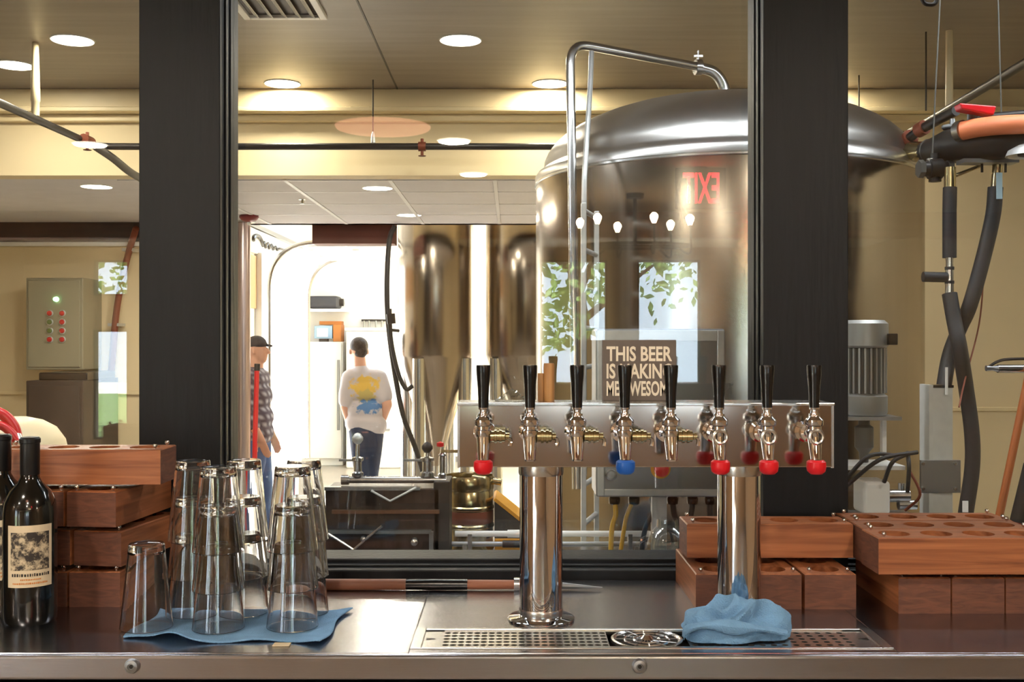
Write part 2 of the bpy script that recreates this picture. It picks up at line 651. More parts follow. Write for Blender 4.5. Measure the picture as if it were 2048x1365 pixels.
# partition between taproom and brewery, with its three windows and black posts
PX = [(-5.2, -1.94), (-0.781, -0.611), (0.526, 0.704), (1.86, 3.8)]
struct(MB().box(-5.2, 3.8, 2.25, 2.40, 0, CT - 0.008).build('wall_bar', 'black_post'))
struct(MB().box(-5.2, 3.8, 2.25, 2.40, 2.50, 3.2).build('wall_bar_upper', 'black_post'))
for i, (a, b) in enumerate(PX):
    mb = MB().box(a, b, 2.25, 2.40, CT - 0.008, 2.50)
    t = struct(mb.build('trim_%d' % (i + 1), 'black_post', bevel=0.002))
    for e, s in ((a, -1), (b, 1)):
        MB().box(e, e + s * 0.004, 2.283, 2.300, CT, 2.50).build('bead', 'black_post', t, bevel=0.0015)
        MB().box(e, e + s * 0.003, 2.325, 2.338, CT, 2.50).build('bead', 'black_post', t, bevel=0.001)
for i, (a, b) in enumerate([(-1.94, -0.781), (-0.611, 0.526), (0.704, 1.86)]):
    w = thing('window_%d' % (i + 1), None, None, ((a + b) / 2, GY, CT))
    w['kind'] = 'structure'
    MB().box(a, b, GY - 0.003, GY + 0.003, CT + 0.025, 2.50).build('glass_pane', 'pane', w)
    MB().box(a, b, 2.252, 2.30, CT - 0.006, CT + 0.020).build('sill', 'black_post', w, bevel=0.003)
    MB().box(a, b, 2.30, 2.40, CT - 0.006, CT + 0.034).build('window_rail', 'black_post', w, bevel=0.003)
    MB().box(a, b, 2.28, 2.30, CT + 0.020, CT + 0.025).build('bead', 'black_post', w, bevel=0.001)

# brewery shell
struct(MB().box(-5.2, 3.8, 2.40, WY + 0.2, ZC, ZC + 0.14).build('ceiling', 'ceiling_brew'))
struct(MB().box(-5.2, -5.0, 2.40, 8.80, 0, 3.4).build('wall_left', 'cream_wall'))
struct(MB().box(3.6, 3.8, 2.40, WY + 0.2, 0, 3.4).build('wall_right', 'cream_wall'))
struct(holed(-5.2, 3.8, 0, 3.2, [(-5.2, 1.0, -1, ZA)], 'Y', WY, WY + 0.14).build('wall_far', 'cream_wall'))
mb = MB()
cw = struct(MB().box(-5.0, 3.6, WY - 0.10, WY, 2.965, ZC).build('trim_5', 'cream_trim', bevel=0.006))
MB().box(-5.0, 3.6, WY - 0.13, WY, 2.938, 2.965).build('moulding_lip', 'cream_trim', cw, bevel=0.006)
MB().box(-5.0, 3.6, WY - 0.05, WY, 2.898, 2.938).build('moulding_step', 'cream_trim', cw, bevel=0.006)
struct(MB().box(1.0, 3.6, WY - 0.012, WY, 1.262, 1.285).build('trim_6', 'cream_trim', bevel=0.003))
# hairline seam of the ceiling sheets
struct(MB().box(-0.645, -0.637, 2.4, WY, ZC - 0.004, ZC).build('trim_7', 'black_iron'))

# passage with the lower tiled ceiling
cpz = struct(MB().box(-5.2, 1.2, WY + 0.14, HY, ZA, ZA + 0.12).build('ceiling_passage', 'ceiling_tile'))
struct(MB().box(-5.2, 1.2, HY - 0.12, HY, ZA, 3.75).build('wall_header', 'cream_wall'))
struct(MB().box(1.0, 1.2, WY + 0.14, 14.95, 0, 3.75).build('wall_passage_right', 'cream_wall'))
struct(MB().box(-5.2, -2.30, 8.58, HY, 0, ZA).build('wall_passage_left', 'cream_wall'))
tl = struct(MB().box(-5.0, -2.3, 8.52, 8.58, 2.415, 2.445).build('trim_8', 'white'))
struct(MB().box(-5.0, -2.3, 8.55, 8.58, 1.235, 1.262).build('trim_9', 'cream_trim'))
gb = struct(MB().box(-2.3, 1.0, WY + 0.16, WY + 0.18, ZA - 0.006, ZA + 0.001).build('trim_10', 'tbar'))
for x in (-1.93, -1.32, -0.71, -0.10, 0.51):
    MB().box(x - 0.012, x + 0.012, WY + 0.14, HY - 0.12, ZA - 0.008, ZA).build('grid_bar', 'tbar', gb)
for y in (6.75, 7.36, 7.97):
    MB().box(-2.3, 1.0, y - 0.012, y + 0.012, ZA - 0.006, ZA).build('grid_bar', 'tbar', gb)
xs = (-2.3, -1.93, -1.32, -0.71, -0.10, 0.51, 1.0)
ys = (WY + 0.18, 6.75, 7.36, 7.97, HY - 0.12)
for i in range(6):
    for j in range(4):
        MB().box(xs[i] + 0.014, xs[i + 1] - 0.014, ys[j] + 0.014, ys[j + 1] - 0.014, ZA - 0.004, ZA + 0.001).build('ceiling_panel', 'ceiling_tile', cpz)
tls = struct(MB().box(-5.0, -2.3, 8.50, 8.58, 2.447, ZA).build('trim_11', 'dark_box'))

# bright back room
struct(holed(-3.2, 1.2, HY, 14.95, [(-1.2, 0.6, 10.0, 13.0)], 'Z', 3.70, 3.82).build('ceiling_back_room', 'white_wall'))  # unseen roof opening put in so daylight brightens the room
struct(holed(HY, 11.62, 0, 3.75, [(9.72, 11.61, -1, 2.42)], 'X', -2.45, -2.30).build('wall_back_room_left', 'white_wall'))
struct(MB().box(-3.2, -2.30, 11.62, 11.75, 0, 3.75).build('wall_back_room_return', 'white_wall'))
struct(MB().box(-3.2, -3.05, 11.62, 14.95, 0, 3.75).build('wall_back_room_side', 'white_wall'))
struct(MB().box(-3.2, 1.2, 14.80, 14.95, 0, 3.75).build('wall_back_room_far', 'white_wall'))
bb = struct(MB().box(-3.05, 1.0, 14.77, 14.80, 0, 0.07).build('baseboard_far', 'steel_grey'))
struct(MB().box(-2.302, -2.285, HY, 9.70, 1.95, 2.42).build('trim_12', 'tan_wall'))
struct(MB().box(-2.30, -2.26, HY, 11.62, 2.66, 2.70).build('trim_13', 'steel_grey'))
struct(MB().box(-2.32, -2.24, 9.62, 9.72, 0, 2.45).build('trim_14', 'white'))
struct(MB().box(-2.29, -2.21, 11.60, 11.75, 0, 2.45).build('trim_15', 'white'))


# ================================================================ LIGHTS OF THE PLACE, AND ADDED ONES
def downlight(name, label, c, watts, rad=0.095, group='recessed ceiling downlights', warm=(1.0, 0.90, 0.73)):
    t = thing(name, label, 'light', c, group)
    x, y, z = c
    MB().lathe([(rad, -0.0045), (rad + 0.004, -0.004), (rad + 0.006, 0.0), (rad, 0.0)], c, 28).build('trim_ring', 'white', t, True)
    MB().lathe([(0, -0.0045), (rad, -0.004), (rad, 0.0), (0, 0.0)], c, 28).build('lens', 'downlight', t, True)
    ld = bpy.data.lights.new('lamp', 'AREA')
    ld.shape = 'DISK'
    ld.size = rad * 1.8
    ld.energy = watts
    ld.color = warm
    lo = bpy.data.objects.new('lamp', ld)
    COL.objects.link(lo)
    lo.parent = t
    lo.location = (0, 0, -0.01)
    return t


def on_plane(px, py, z):
    y = (z - CZ) * F / (682.5 - py)
    return ((px - 1024) / F * y, y, z)


for px, py, lab, w in [
        (145, 80, 'round downlight in brewery ceiling above the bend of the black pipe', 9),
        (921, 80, 'round downlight in brewery ceiling right of the long ceiling seam', 9),
        (28, 130, 'round downlight at left edge beside the white conduit stem', 9),
        (565, 167, 'round downlight throwing a glow on the cream wall near the left post', 9),
        (1100, 167, 'round downlight half behind the bent steel pipe of the big tank', 9),
        (1640, 167, 'round downlight by the cream wall hidden behind the right black post', 9)]:
    downlight('downlight', lab, on_plane(px, py, ZC), w)
for px, py, lab, w in [
        (755, 376, 'small downlight in the tiled passage ceiling nearest the tank', 7),
        (818, 430, 'small downlight in the passage ceiling above the conical fermenter', 7),
        (193, 373, 'small downlight in the lower ceiling above the grey button panel', 16),
        (372, 400, 'added small downlight in the lower ceiling hidden behind the left post', 16)]:  # added out of sight to brighten the left bay
    downlight('downlight', lab, on_plane(px, py, ZA), w, 0.090, 'downlights of the lower ceiling')


# tube fixtures added out of view to brighten the tank and brewery front
for k, x in enumerate((-2.9, -1.45, 0.0, 1.45, 2.75)):
    t = thing('fill_fixture', '%s added white tube fixture on the brewery ceiling just behind the windows' % ('leftmost', 'second', 'middle', 'fourth', 'rightmost')[k], 'light', (x, 3.05, ZC), 'added tube fixtures in the brewery')
    MB().box(x - 0.62, x + 0.62, 3.0, 3.1, ZC - 0.05, ZC).build('housing', 'white', t, bevel=0.006)
    MB().box(x - 0.60, x + 0.60, 3.01, 3.09, ZC - 0.062, ZC - 0.05).build('tube_cover', emit('tube_glow', (240, 246, 255), 8.0) if k == 0 else bpy.data.materials['tube_glow'], t, bevel=0.004)
    ld = bpy.data.lights.new('tube', 'AREA')
    ld.shape = 'RECTANGLE'
    ld.size = 1.2
    ld.size_y = 0.08
    ld.energy = 11.0
    ld.color = (0.93, 0.96, 1.0)
    lo = bpy.data.objects.new('tube', ld)
    COL.objects.link(lo)
    lo.parent = t
    lo.location = (0, 0, -0.066)


def tap_pt(px, py, z):
    d = (z - CZ) * F / (682.5 - py)
    return ((px - 1024) / F * d, 2 * GY - d, z)


for c, lab, w in [
        (tap_pt(908, 280, ZT), 'taproom downlight mirrored in the window left of the big tank', 14),
        (tap_pt(180, 287, ZT), 'taproom downlight mirrored over the pipe in the left window', 14),
        (tap_pt(947, 347, ZT), 'taproom downlight mirrored at the lower edge of the cream wall', 14),
        ((-1.2, 0.72, ZT), 'added taproom downlight above the bar near the glasses', 14),  # this and the next are added, unseen, to light the counter
        ((1.07, 0.72, ZT), 'added taproom downlight above the bar near the wooden boards', 14),
        ((3.2, -1.0, ZT), 'added taproom downlight near the right wall behind the bar guests', 14),  # the two by the side walls are added out of view for more light
        ((-4.6, -1.5, ZT), 'added taproom downlight near the left wall behind the bar guests', 14)]:
    downlight('downlight', lab, c, w, 0.082, 'taproom downlights', (1.0, 0.88, 0.72))

c = Vector(tap_pt(766, 235, ZT))
t = thing('drum_lamp', 'shallow round salmon ceiling lamp mirrored in the centre window', 'lamp', c)
MB().lathe([(0.0, -0.05), (0.20, -0.048), (0.205, -0.04)], c, 40).build('diffuser', 'salmon_glow', t, True)
MB().lathe([(0.205, -0.04), (0.207, 0.0), (0.0, 0.0)], c, 40).build('shade', 'orange_hose', t, True)

# chandelier of upright bulbs, seen mirrored over the tank
cd = 7.0
bulbs = [(1160, 445), (1195, 436), (1235, 453), (1308, 434), (1341, 449), (1380, 438)]
cc = Vector(((1270 - 1024) / F * cd, 2 * GY - cd, ZT))
t = thing('chandelier', 'dark chandelier with six upright glowing bulbs mirrored over the tank', 'chandelier', cc)
MB().cyl(cc, cc + Vector((0, 0, -0.34)), 0.012).lathe([(0.06, 0), (0.055, -0.03), (0.0, -0.032)], cc, 20).build('stem', 'black_iron', t, True)
ring = [cc + Vector((0.36 * math.cos(a), 0.22 * math.sin(a), -0.34)) for a in [2 * PI * k / 24 for k in range(25)]]
MB().tube(ring, 0.010, 8).cyl(cc + Vector((-0.36, 0, -0.34)), cc + Vector((0.36, 0, -0.34)), 0.008).build('ring', 'black_iron', t, True)
for i, (px, py) in enumerate(bulbs):
    yy = 2 * GY - cd + (0.16 if i % 2 else -0.16)
    d = 2 * GY - yy
    b = Vector(((px - 1024) / F * d, yy, CZ - (py - 682.5) / F * d))
    a = MB().tube(spline([(b.x, yy, b.z - 0.035), (b.x, yy, cc.z - 0.40), (b.x * 0.7 + cc.x * 0.3, yy, cc.z - 0.35)]), 0.007, 8)
    a.build('arm', 'black_iron', t, True)
    MB().lathe([(0.012, -0.04), (0.016, -0.03), (0.027, -0.005), (0.026, 0.012), (0.012, 0.028), (0, 0.031)], b, 16).build('bulb', 'bulb', t, True)

# exit sign hung in the taproom, facing the windows
ed = 5.9
ex0, ex1 = (1366 - 1024) / F * ed, (1438 - 1024) / F * ed
ez0, ez1 = CZ - (407 - 682.5) / F * ed, CZ - (346 - 682.5) / F * ed
ey = 2 * GY - ed
t = thing('exit_sign', 'red lit exit sign mirrored back to front on the tank', 'sign', ((ex0 + ex1) / 2, ey, ez0))
MB().box(ex0 - 0.04, ex1 + 0.04, ey - 0.03, ey, ez0 - 0.03, ez1 + 0.03).build('housing', 'dark_box', t, bevel=0.006)
MB().box((ex0 + ex1) / 2 - 0.03, (ex0 + ex1) / 2 + 0.03, ey - 0.025, ey - 0.005, ez1 + 0.03, ZT).build('canopy', 'dark_box', t)
o = text_part('lettering', 'EXIT', ex1 - ex0, ez1 - ez0, 0.01, 'exit_red', t, (0, 0, 0), 0.012, PI)
o.location = Vector((ex1, ey + 0.002, ez0)) - Vector(t.location)

struct(MB().box(-4.9, 3.5, -3.42, -3.28, 2.43, ZT).build('trim_16', 'beam_wood', bevel=0.004))


# trees and a lawn outside the taproom windows
def tree(loc, h, crown_r, n, label, seed):
    rnd = random.Random(seed)
    t = thing('street_tree', label, 'tree', loc, 'trees outside the taproom windows')
    L = Vector(loc)
    mb = MB().tube(spline([L, L + Vector((0.1, 0, h * .3)), L + Vector((-.05, .1, h * .55)), L + Vector((.1, 0, h * .8))]),
                   [0.16 - 0.005 * i for i in range(19)], 10)
    for k in range(6):
        a = 2 * PI * k / 6 + rnd.random()
        st = L + Vector((0, 0, h * (.35 + .07 * k)))
        mb.tube([st, st + Vector((math.cos(a) * crown_r * .4, math.sin(a) * crown_r * .4, .5)),
                 st + Vector((math.cos(a) * crown_r * .75, math.sin(a) * crown_r * .75, .9))], [0.07, 0.045, 0.02], 6)
    mb.build('trunk', 'bark', t, True)
    lf = MB()
    blobs = [(Vector((rnd.uniform(-.7, .7) * crown_r, rnd.uniform(-.7, .7) * crown_r, rnd.uniform(.35, 1.0) * h)), rnd.uniform(.35, .6) * crown_r)
             for _ in range(16)]
    for i in range(n):
        b, r = blobs[i % len(blobs)]
        d = Vector((rnd.gauss(0, 1), rnd.gauss(0, 1), rnd.gauss(0, 1))).normalized() * r * rnd.uniform(.5, 1.0)
        p = L + b + d
        u = Vector((rnd.gauss(0, 1), rnd.gauss(0, 1), rnd.gauss(0, 1))).normalized()
        w = u.orthogonal().normalized()
        s = rnd.uniform(.06, .12)
        lf.add([p - u * s, p + w * s * .55, p + u * s, p - w * s * .55], [(0, 1, 2, 3)])
    o = lf.build('crown', 'leaf', t, flip=False)
    o['kind'] = 'stuff'


for k, (x, y, h, r, lab) in enumerate([
        (1.0, -12.0, 5.6, 1.7, 'leafy green tree mirrored left of the sign in the window'),
        (4.4, -15.0, 6.0, 2.4, 'leafy green tree mirrored right of the sign in the window'),
        (-2.6, -13.2, 5.4, 2.0, 'leafy green tree mirrored beside the conical fermenters'),
        (-9.5, -15.0, 6.5, 2.6, 'pale tree mirrored in the small pane over the button panel')]):
    tree((x, y, -0.06), h, r, 2600, lab, 50 + k)
struct(MB().box(-30, 30, -30, -14.5, -0.07, -0.04).build('lawn', 'grass'))

# ================================================================ THE BAR
# stainless counter with a recess for the drip tray
TX0, TX1, TY0, TY1 = -0.166, 0.620, 1.745, 1.868
cn = thing('bar_counter', 'long brushed stainless steel back bar counter below the black windows', 'counter', (0, 1.98, 0))
holed(-2.6, 2.6, 1.722, 2.249, [(TX0, TX1, TY0, TY1)], 'Z', CT - 0.012, CT).build('worktop', 'steel_counter', cn, bevel=0.0015)
MB().box(-2.6, 2.6, 1.708, 1.722, CT - 0.040, CT).build('front_lip', 'steel_counter', cn, bevel=0.005, seg=3)
MB().box(-2.6, 2.6, 1.76, 2.245, 0, CT - 0.07).build('base_cabinet', 'dark_box', cn)
for px in (264, 1279):
    c = P(px, 1333, 1.706)
    mt = Matrix.Rotation(R(90), 3, 'X')
    b = MB().lathe([(0.0, 0.004), (0.0045, 0.004), (0.0055, 0.0065), (0.0100, 0.005), (0.0120, 0.001), (0.0120, -0.002), (0, -0.002)], c, 20, mt).build('bolt', 'steel_grey', cn, True)
    MB().lathe([(0, 0.0032), (0.0035, 0.0032), (0.0035, 0.0048), (0, 0.0048)], c, 6, mt).build('bolt_socket', 'black_iron', b)

tr = thing('drip_tray', 'flush perforated stainless drip tray under the taps', 'drip tray', (0.227, 1.806, CT))
holed(TX0, TX1, TY0, TY1, [(TX0 + 0.018, TX1 - 0.018, TY0 + 0.010, TY1 - 0.010)], 'Z', CT - 0.004, CT + 0.0015).build('rim', 'steel', tr, bevel=0.001)
MB().box(TX0, TX1, TY0, TY1, CT - 0.030, CT - 0.026).build('pan', 'dark_box', tr)
g = MB()
RX = P(1293, 1277, 1.81).x
cells(g, TX0 + 0.05, RX - 0.066, TY0 + 0.016, TY1 - 0.016, 22, 5, 0.0052, CT - 0.001, 0.003, 12, False)
cells(g, RX + 0.066, TX1 - 0.05, TY0 + 0.016, TY1 - 0.016, 15, 5, 0.0052, CT - 0.001, 0.003, 12, False)
for a, b in ((TX0 + 0.018, TX0 + 0.05), (TX1 - 0.05, TX1 - 0.018)):
    g.box(a, b, TY0 + 0.010, TY1 - 0.010, CT - 0.004, CT - 0.001)
g.box(TX0 + 0.018, TX1 - 0.018, TY0 + 0.010, TY0 + 0.016, CT - 0.004, CT - 0.001)
g.box(TX0 + 0.018, TX1 - 0.018, TY1 - 0.016, TY1 - 0.010, CT - 0.004, CT - 0.001)
g.build('perforated_grate', 'steel', tr)
for x in (TX0 + 0.030, TX1 - 0.030):
    MB().prism([(x - 0.008, 1.800), (x + 0.008, 1.806), (x - 0.008, 1.812)] if x < 0 else [(x + 0.008, 1.800), (x - 0.008, 1.806), (x + 0.008, 1.812)],
               'Z', CT - 0.0012, CT - 0.0004).build('finger_slot', 'black_plastic', tr)
ri = thing('glass_rinser', 'round spoked glass rinser set into the drip tray', 'rinser', (RX, 1.806, CT - 0.026))
c0 = Vector((RX, 1.806, CT - 0.004))
MB().lathe([(0.050, -0.02), (0.052, 0.002), (0.056, 0.005), (0.060, 0.004), (0.061, -0.001)], c0, 40).build('rim', 'steel', ri, True)
MB().lathe([(0.0, -0.020), (0.052, -0.018)], c0, 32).build('bowl', 'dark_box', ri, True)
for k in range(12):
    a = 2 * PI * k / 12
    MB().cyl(c0 + Vector((math.cos(a) * .010, math.sin(a) * .010, 0.001)), c0 + Vector((math.cos(a) * .053, math.sin(a) * .053, 0.003)), 0.0018, None, 6).build('spoke', 'steel', ri, True)
MB().lathe([(0.020, 0.002), (0.022, 0.004), (0.024, 0.002), (0.022, 0.0)], c0, 24).lathe([(0.036, 0.002), (0.038, 0.004), (0.040, 0.002), (0.038, 0.0)], c0, 28).build('ring', 'steel', ri, True)
MB().lathe([(0.010, -0.002), (0.011, 0.004), (0.005, 0.010), (0, 0.010)], c0, 16).build('nozzle', 'chrome', ri, True)

# tap tower
HZ0, HZ1 = CZ - 0.2215, CZ - 0.1105
HX0, HX1 = -0.0935, 0.562
HF, HB = 1.885, 1.975
tw = thing('tap_tower', 'polished steel beer tower on two columns with eight taps', 'tap tower', (0.224, 1.93, CT))
MB().box(HX0, HX1, HF, HB, HZ0, HZ1 - 0.002).build('tower_head', 'mirror_steel', tw, bevel=0.0015)
MB().box(HX0 - 0.003, HX1 + 0.003, HF - 0.004, HB + 0.003, HZ1 - 0.003, HZ1 + 0.002).build('head_lid', 'steel', tw, bevel=0.001)
for x, y in ((HX0 - 0.002, HF - 0.002), (HX1 - 0.002, HF - 0.002)):
    MB().box(x, x + 0.004, y, y + 0.006, HZ0 - 0.001, HZ1 - 0.003).build('edge_strip', 'steel', tw)
for px in (1082, 1478):
    x = (px - 1024) / F * 1.93
    c = (x, 1.93, CT)
    MB().lathe([(0.0385, 0.004), (0.0385, HZ0 - CT - 0.016)], c, 40).build('column', 'chrome', tw, True)
    MB().lathe([(0.0395, HZ0 - CT - 0.018), (0.0405, HZ0 - CT - 0.014), (0.0405, HZ0 - CT), (0.036, HZ0 - CT)], c, 40).build('column_collar', 'steel', tw, True)
    MB().lathe([(0.0385, 0.010), (0.042, 0.007), (0.058, 0.0055), (0.060, 0.004), (0.060, 0.0005), (0, 0.0005)], c, 40).build('base_flange', 'chrome', tw, True)
    MB().lathe([(0.0388, 0.022), (0.0396, 0.020), (0.0396, 0.012), (0.0388, 0.010)], c, 40).build('base_ring', 'steel', tw, True)


def faucet(px, plug, side):
    x = (px - 1024) / F * 1.83
    y0 = HF - 0.002
    yc = 1.826
    zc = CZ - 0.142         # middle of the lever bonnet
    mt = Matrix.Rotation(R(90), 3, 'X')
    mb = MB()
    # shank with its flange against the head
    mb.lathe([(0.0, -0.001), (0.019, -0.001), (0.019, 0.004), (0.012, 0.006), (0.012, 0.020), (0.0165, 0.021), (0.0165, 0.034), (0.012, 0.036), (0.012, y0 - yc), (0, y0 - yc)],
             (x, y0, zc - 0.016), 24, mt)
    # waist, bonnet and collar rings
    mb.lathe([(0.0, -0.020), (0.0130, -0.020), (0.0138, -0.017), (0.0138, -0.010), (0.0118, -0.008), (0.0118, -0.003), (0.0150, -0.001), (0.0156, 0.001), (0.0156, 0.008), (0.0140, 0.010),
              (0.0105, 0.0125), (0.0092, 0.016), (0.0092, 0.019), (0, 0.019)], (x, yc, zc), 28)
    f = mb.build('faucet', 'chrome', tw, True)
    # spout leaning a little forward
    MB().tube([(x, yc, zc - 0.016), (x, yc - 0.002, zc - 0.026), (x, yc - 0.007, zc - 0.044), (x, yc - 0.011, zc - 0.060)], [0.0122, 0.0120, 0.0104, 0.0088], 24).build('spout', 'chrome', f, True)
    MB().tube([(x, yc - 0.011, zc - 0.0602), (x, yc - 0.0111, zc - 0.0580)], [0.0096, 0.0100], 24).build('spout_lip', 'chrome', f, True)
    MB().lathe([(0.0070, 0.018), (0.0062, 0.021), (0.0062, 0.025), (0.0085, 0.026), (0.0088, 0.029), (0.0075, 0.030)], (x, yc, zc), 20).build('lever_collar', 'chrome', f, True)
    MB().lathe([(0.0070, 0.0285), (0.0086, 0.0295), (0.0090, 0.045), (0.0100, 0.065), (0.0118, 0.085), (0.0124, 0.0985), (0.0118, 0.1010), (0.0, 0.1015)], (x, yc, zc), 24).build('handle', 'black_plastic', f, True)
    if side:
        mx = Matrix.Rotation(R(90), 3, 'Y')
        s = MB().lathe([(0.0, 0.012), (0.0095, 0.012), (0.0095, 0.018), (0.0118, 0.0185), (0.0118, 0.0225), (0.0098, 0.023), (0.0098, 0.0265), (0.0118, 0.027), (0.0118, 0.031),
                        (0.0098, 0.0315), (0.0098, 0.036), (0.006, 0.038), (0.006, 0.044), (0, 0.044)], (x, yc, zc - 0.020), 20, mx)
        s.build('flow_control', 'brass', f, True)  # brassy tint stands in for golden reflections on the steel
        MB().tube(spline([(x + 0.041, yc, zc - 0.020), (x + 0.046, yc - 0.004, zc - 0.026), (x + 0.045, yc - 0.006, zc - 0.036)], 4), [0.0028, 0.0030, 0.0032, 0.0032, 0.0034, 0.0034, 0.0036, 0.0038, 0.0036], 8).build('flow_lever', 'chrome', f, True)
    else:
        MB().lathe([(0.0085, 0.0), (0.013, 0.0), (0.014, 0.003), (0.011, 0.005), (0.0085, 0.004)], (x, yc - 0.013, zc - 0.020), 24, mt).build('front_ring', 'steel', f, True)
    if plug:
        MB().lathe([(0.0, -0.017), (0.010, -0.0165), (0.0150, -0.012), (0.0165, -0.004), (0.0160, 0.004), (0.0125, 0.007), (0.0, 0.007)], (x, yc - 0.0125, zc - 0.066), 20).build('spout_plug', plug, f, True)


for k, px in enumerate((967, 1060, 1154, 1249, 1341, 1437, 1533, 1627)):
    faucet(px, {0: 'red_plastic', 3: 'blue_plastic', 5: 'red_plastic', 6: 'red_plastic', 7: 'red_plastic'}.get(k), k < 5)

# small sign standing on the tower head
sg = thing('slogan_sign', 'small brown block sign with cream slogan lettering on the tower', 'sign', (0.235, 1.958, HZ1 + 0.002))
sx0, sx1 = (1205 - 1024) / F * 1.955, (1352 - 1024) / F * 1.955
sz0, sz1 = HZ1 + 0.002, HZ1 + 0.1125
MB().box(sx0, sx1, 1.952, 1.970, sz0, sz1).build('block', 'sign_face', sg, bevel=0.001)
for w0, w1, z0, s in ((0.007, 0.126, 0.0715, 'THIS BEER'), (0.007, 0.126, 0.0400, 'IS MAKING'), (0.007, 0.128, 0.0085, 'ME AWESOME')):
    o = text_part('lettering', s, w1 - w0, 0.0275, 0.0012, 'sign_letters', sg, (0, 0, 0), 0.025)
    o.location = Vector((sx0 + w0, 1.9518, sz0 + z0)) - Vector(sg.location)

# two wooden pegs and a scrap of plastic film on the tower head
for px, w, top, lab in ((1098, 0.0100, 0.068, 'taller round wooden peg standing on the tap tower'), (1082, 0.0062, 0.050, 'shorter round wooden peg standing on the tap tower')):
    c = Vector(((px - 1024) / F * 1.955, 1.955, HZ1 + 0.002))
    tag(MB().lathe([(0, 0), (w * .95, 0), (w, 0.003), (w, top - 0.003), (w * .9, top), (0, top)], c, 18).build('wooden_peg', 'wood_light', None, True), lab, 'peg', 'wooden pegs on the tower')
rn = random.Random(3)
mb = MB()
nx, ny = 14, 8
for j in range(ny + 1):
    for i in range(nx + 1):
        u, v = i / nx, j / ny
        env = math.sin(PI * u) * math.sin(PI * v)
        mb.v.append(Vector((-0.030 + 0.060 * u, 1.93 + 0.035 * v, HZ1 + 0.003 + env * (0.012 + 0.010 * rn.random()))))
for j in range(ny):
    for i in range(nx):
        a = j * (nx + 1) + i
        mb.f.append((a, a + 1, a + nx + 2, a + nx + 1))
M['film'] = pane_mat('clear_plastic_film', 0.16)
o = mb.build('plastic_film', 'film')
sd = o.modifiers.new('thickness', 'SOLIDIFY')
sd.thickness = 0.0006
tag(o, 'crumpled clear plastic film lying on the left of the tap tower', 'plastic film')

# ---------------------------------------------------------------- wooden flight boards
BL, BW, BH = 0.325, 0.0955, 0.066


def board_mesh(bl, n):
    mb = MB()
    cells(mb, -bl / 2 + 0.006, bl / 2 - 0.006, -BW / 2 + 0.006, BW / 2 - 0.006, n, 1, 0.0285, BH, 0.034, 20)
    a, b, h = bl / 2, BW / 2, BH
    ring = [(-a, -b), (a, -b), (a, b), (-a, b)]
    inn = [(-a + .006, -b + .006), (a - .006, -b + .006), (a - .006, b - .006), (-a + .006, b - .006)]
    vs_ = [(x, y, 0.0) for x, y in ring] + [(x, y, h - 0.002) for x, y in ring] + \
          [(x * (1 - 0.002 / a), y * (1 - 0.002 / b), h) for x, y in ring] + [(x, y, h) for x, y in inn]
    fs = [(3, 2, 1, 0)]
    for k in range(4):
        j = (k + 1) % 4
        fs += [(k, j, j + 4, k + 4), (k + 4, j + 4, j + 8, k + 8), (k + 8, j + 8, j + 12, k + 12)]
    mb.add(vs_, fs)
    return mb


proto_boards = {}


def flight_board(loc, rot, label, group):
    n = 3 if rot > 45 else 4          # the boards lying end-on are the shorter ones
    bl = BL if n == 4 else 0.246
    if n not in proto_boards:
        t = thing('flight_board', label, 'serving board', (0, 0, 0), group)
        o = board_mesh(bl, n).build('board', 'board', t, True)
        o.data.materials.append(M['board_end'])
        for p in o.data.polygons:
            if abs(p.normal.x) > 0.9 and abs(p.center.x) > bl / 2 - 0.003:
                p.material_index = 1
        for sx in (-1, 1):
            for sy in (-1, 1):
                c = (sx * (bl / 2 - 0.014), sy * (BW / 2 - 0.012), BH)
                MB().lathe([(0.0022, -0.001), (0.0022, 0.002), (0.0040, 0.0035), (0.0046, 0.0062), (0.0036, 0.0090), (0.0, 0.0102)], c, 12).build('stud', 'chrome', t, True)
        proto_boards[n] = t
        o = t
    else:
        o = copy_tree(proto_boards[n])
    o.location = loc
    o.rotation_euler = (0, 0, R(rot))
    tag(o, label, 'serving board', group)
    return o


GAP = 0.0103
Z1 = CT
Z2 = CT + BH + GAP
Z3 = CT + 2 * (BH + GAP)
Z4 = CT + 3 * (BH + GAP)


def bx(px, y):
    return (px - 1024) / F * y


gl = 'flight boards stacked behind the wine bottles'
# left stack, three layers end-on and one lengthwise on top
flight_board((bx(240, 2.02) - BW / 2, 2.02 + 0.123, Z1), 90, 'bottom end-on wooden flight board on the right of the left stack', gl)
flight_board((bx(240, 2.02) - BW * 1.5 - .004, 2.02 + 0.123, Z1), 90, 'bottom wooden flight board directly behind the wine bottle', gl)
flight_board((bx(256, 2.03) - BW / 2 + .012, 2.03 + 0.115, Z2), 81, 'second-layer flight board with its end turned right in the left stack', gl)
flight_board((bx(256, 2.03) - BW * 1.5 + .006, 2.03 + 0.128, Z2), 81, 'second-layer wooden flight board behind the wine bottle label', gl)
flight_board((bx(236, 2.0) - BW / 2 + .008, 2.01 + 0.120, Z3), 84, 'third-layer flight board just under the top board of the left stack', gl)
flight_board((bx(236, 2.0) - BW * 1.5 + .002, 2.01 + 0.130, Z3), 84, 'third-layer wooden flight board behind the shoulders of the wine bottle', gl)
flight_board((bx(321, 2.03) - BL / 2, 2.03 + BW / 2, Z4), 0, 'orange-brown flight board lying lengthwise on top of the left stack', gl)
gm = 'flight boards stacked behind the right tower column'
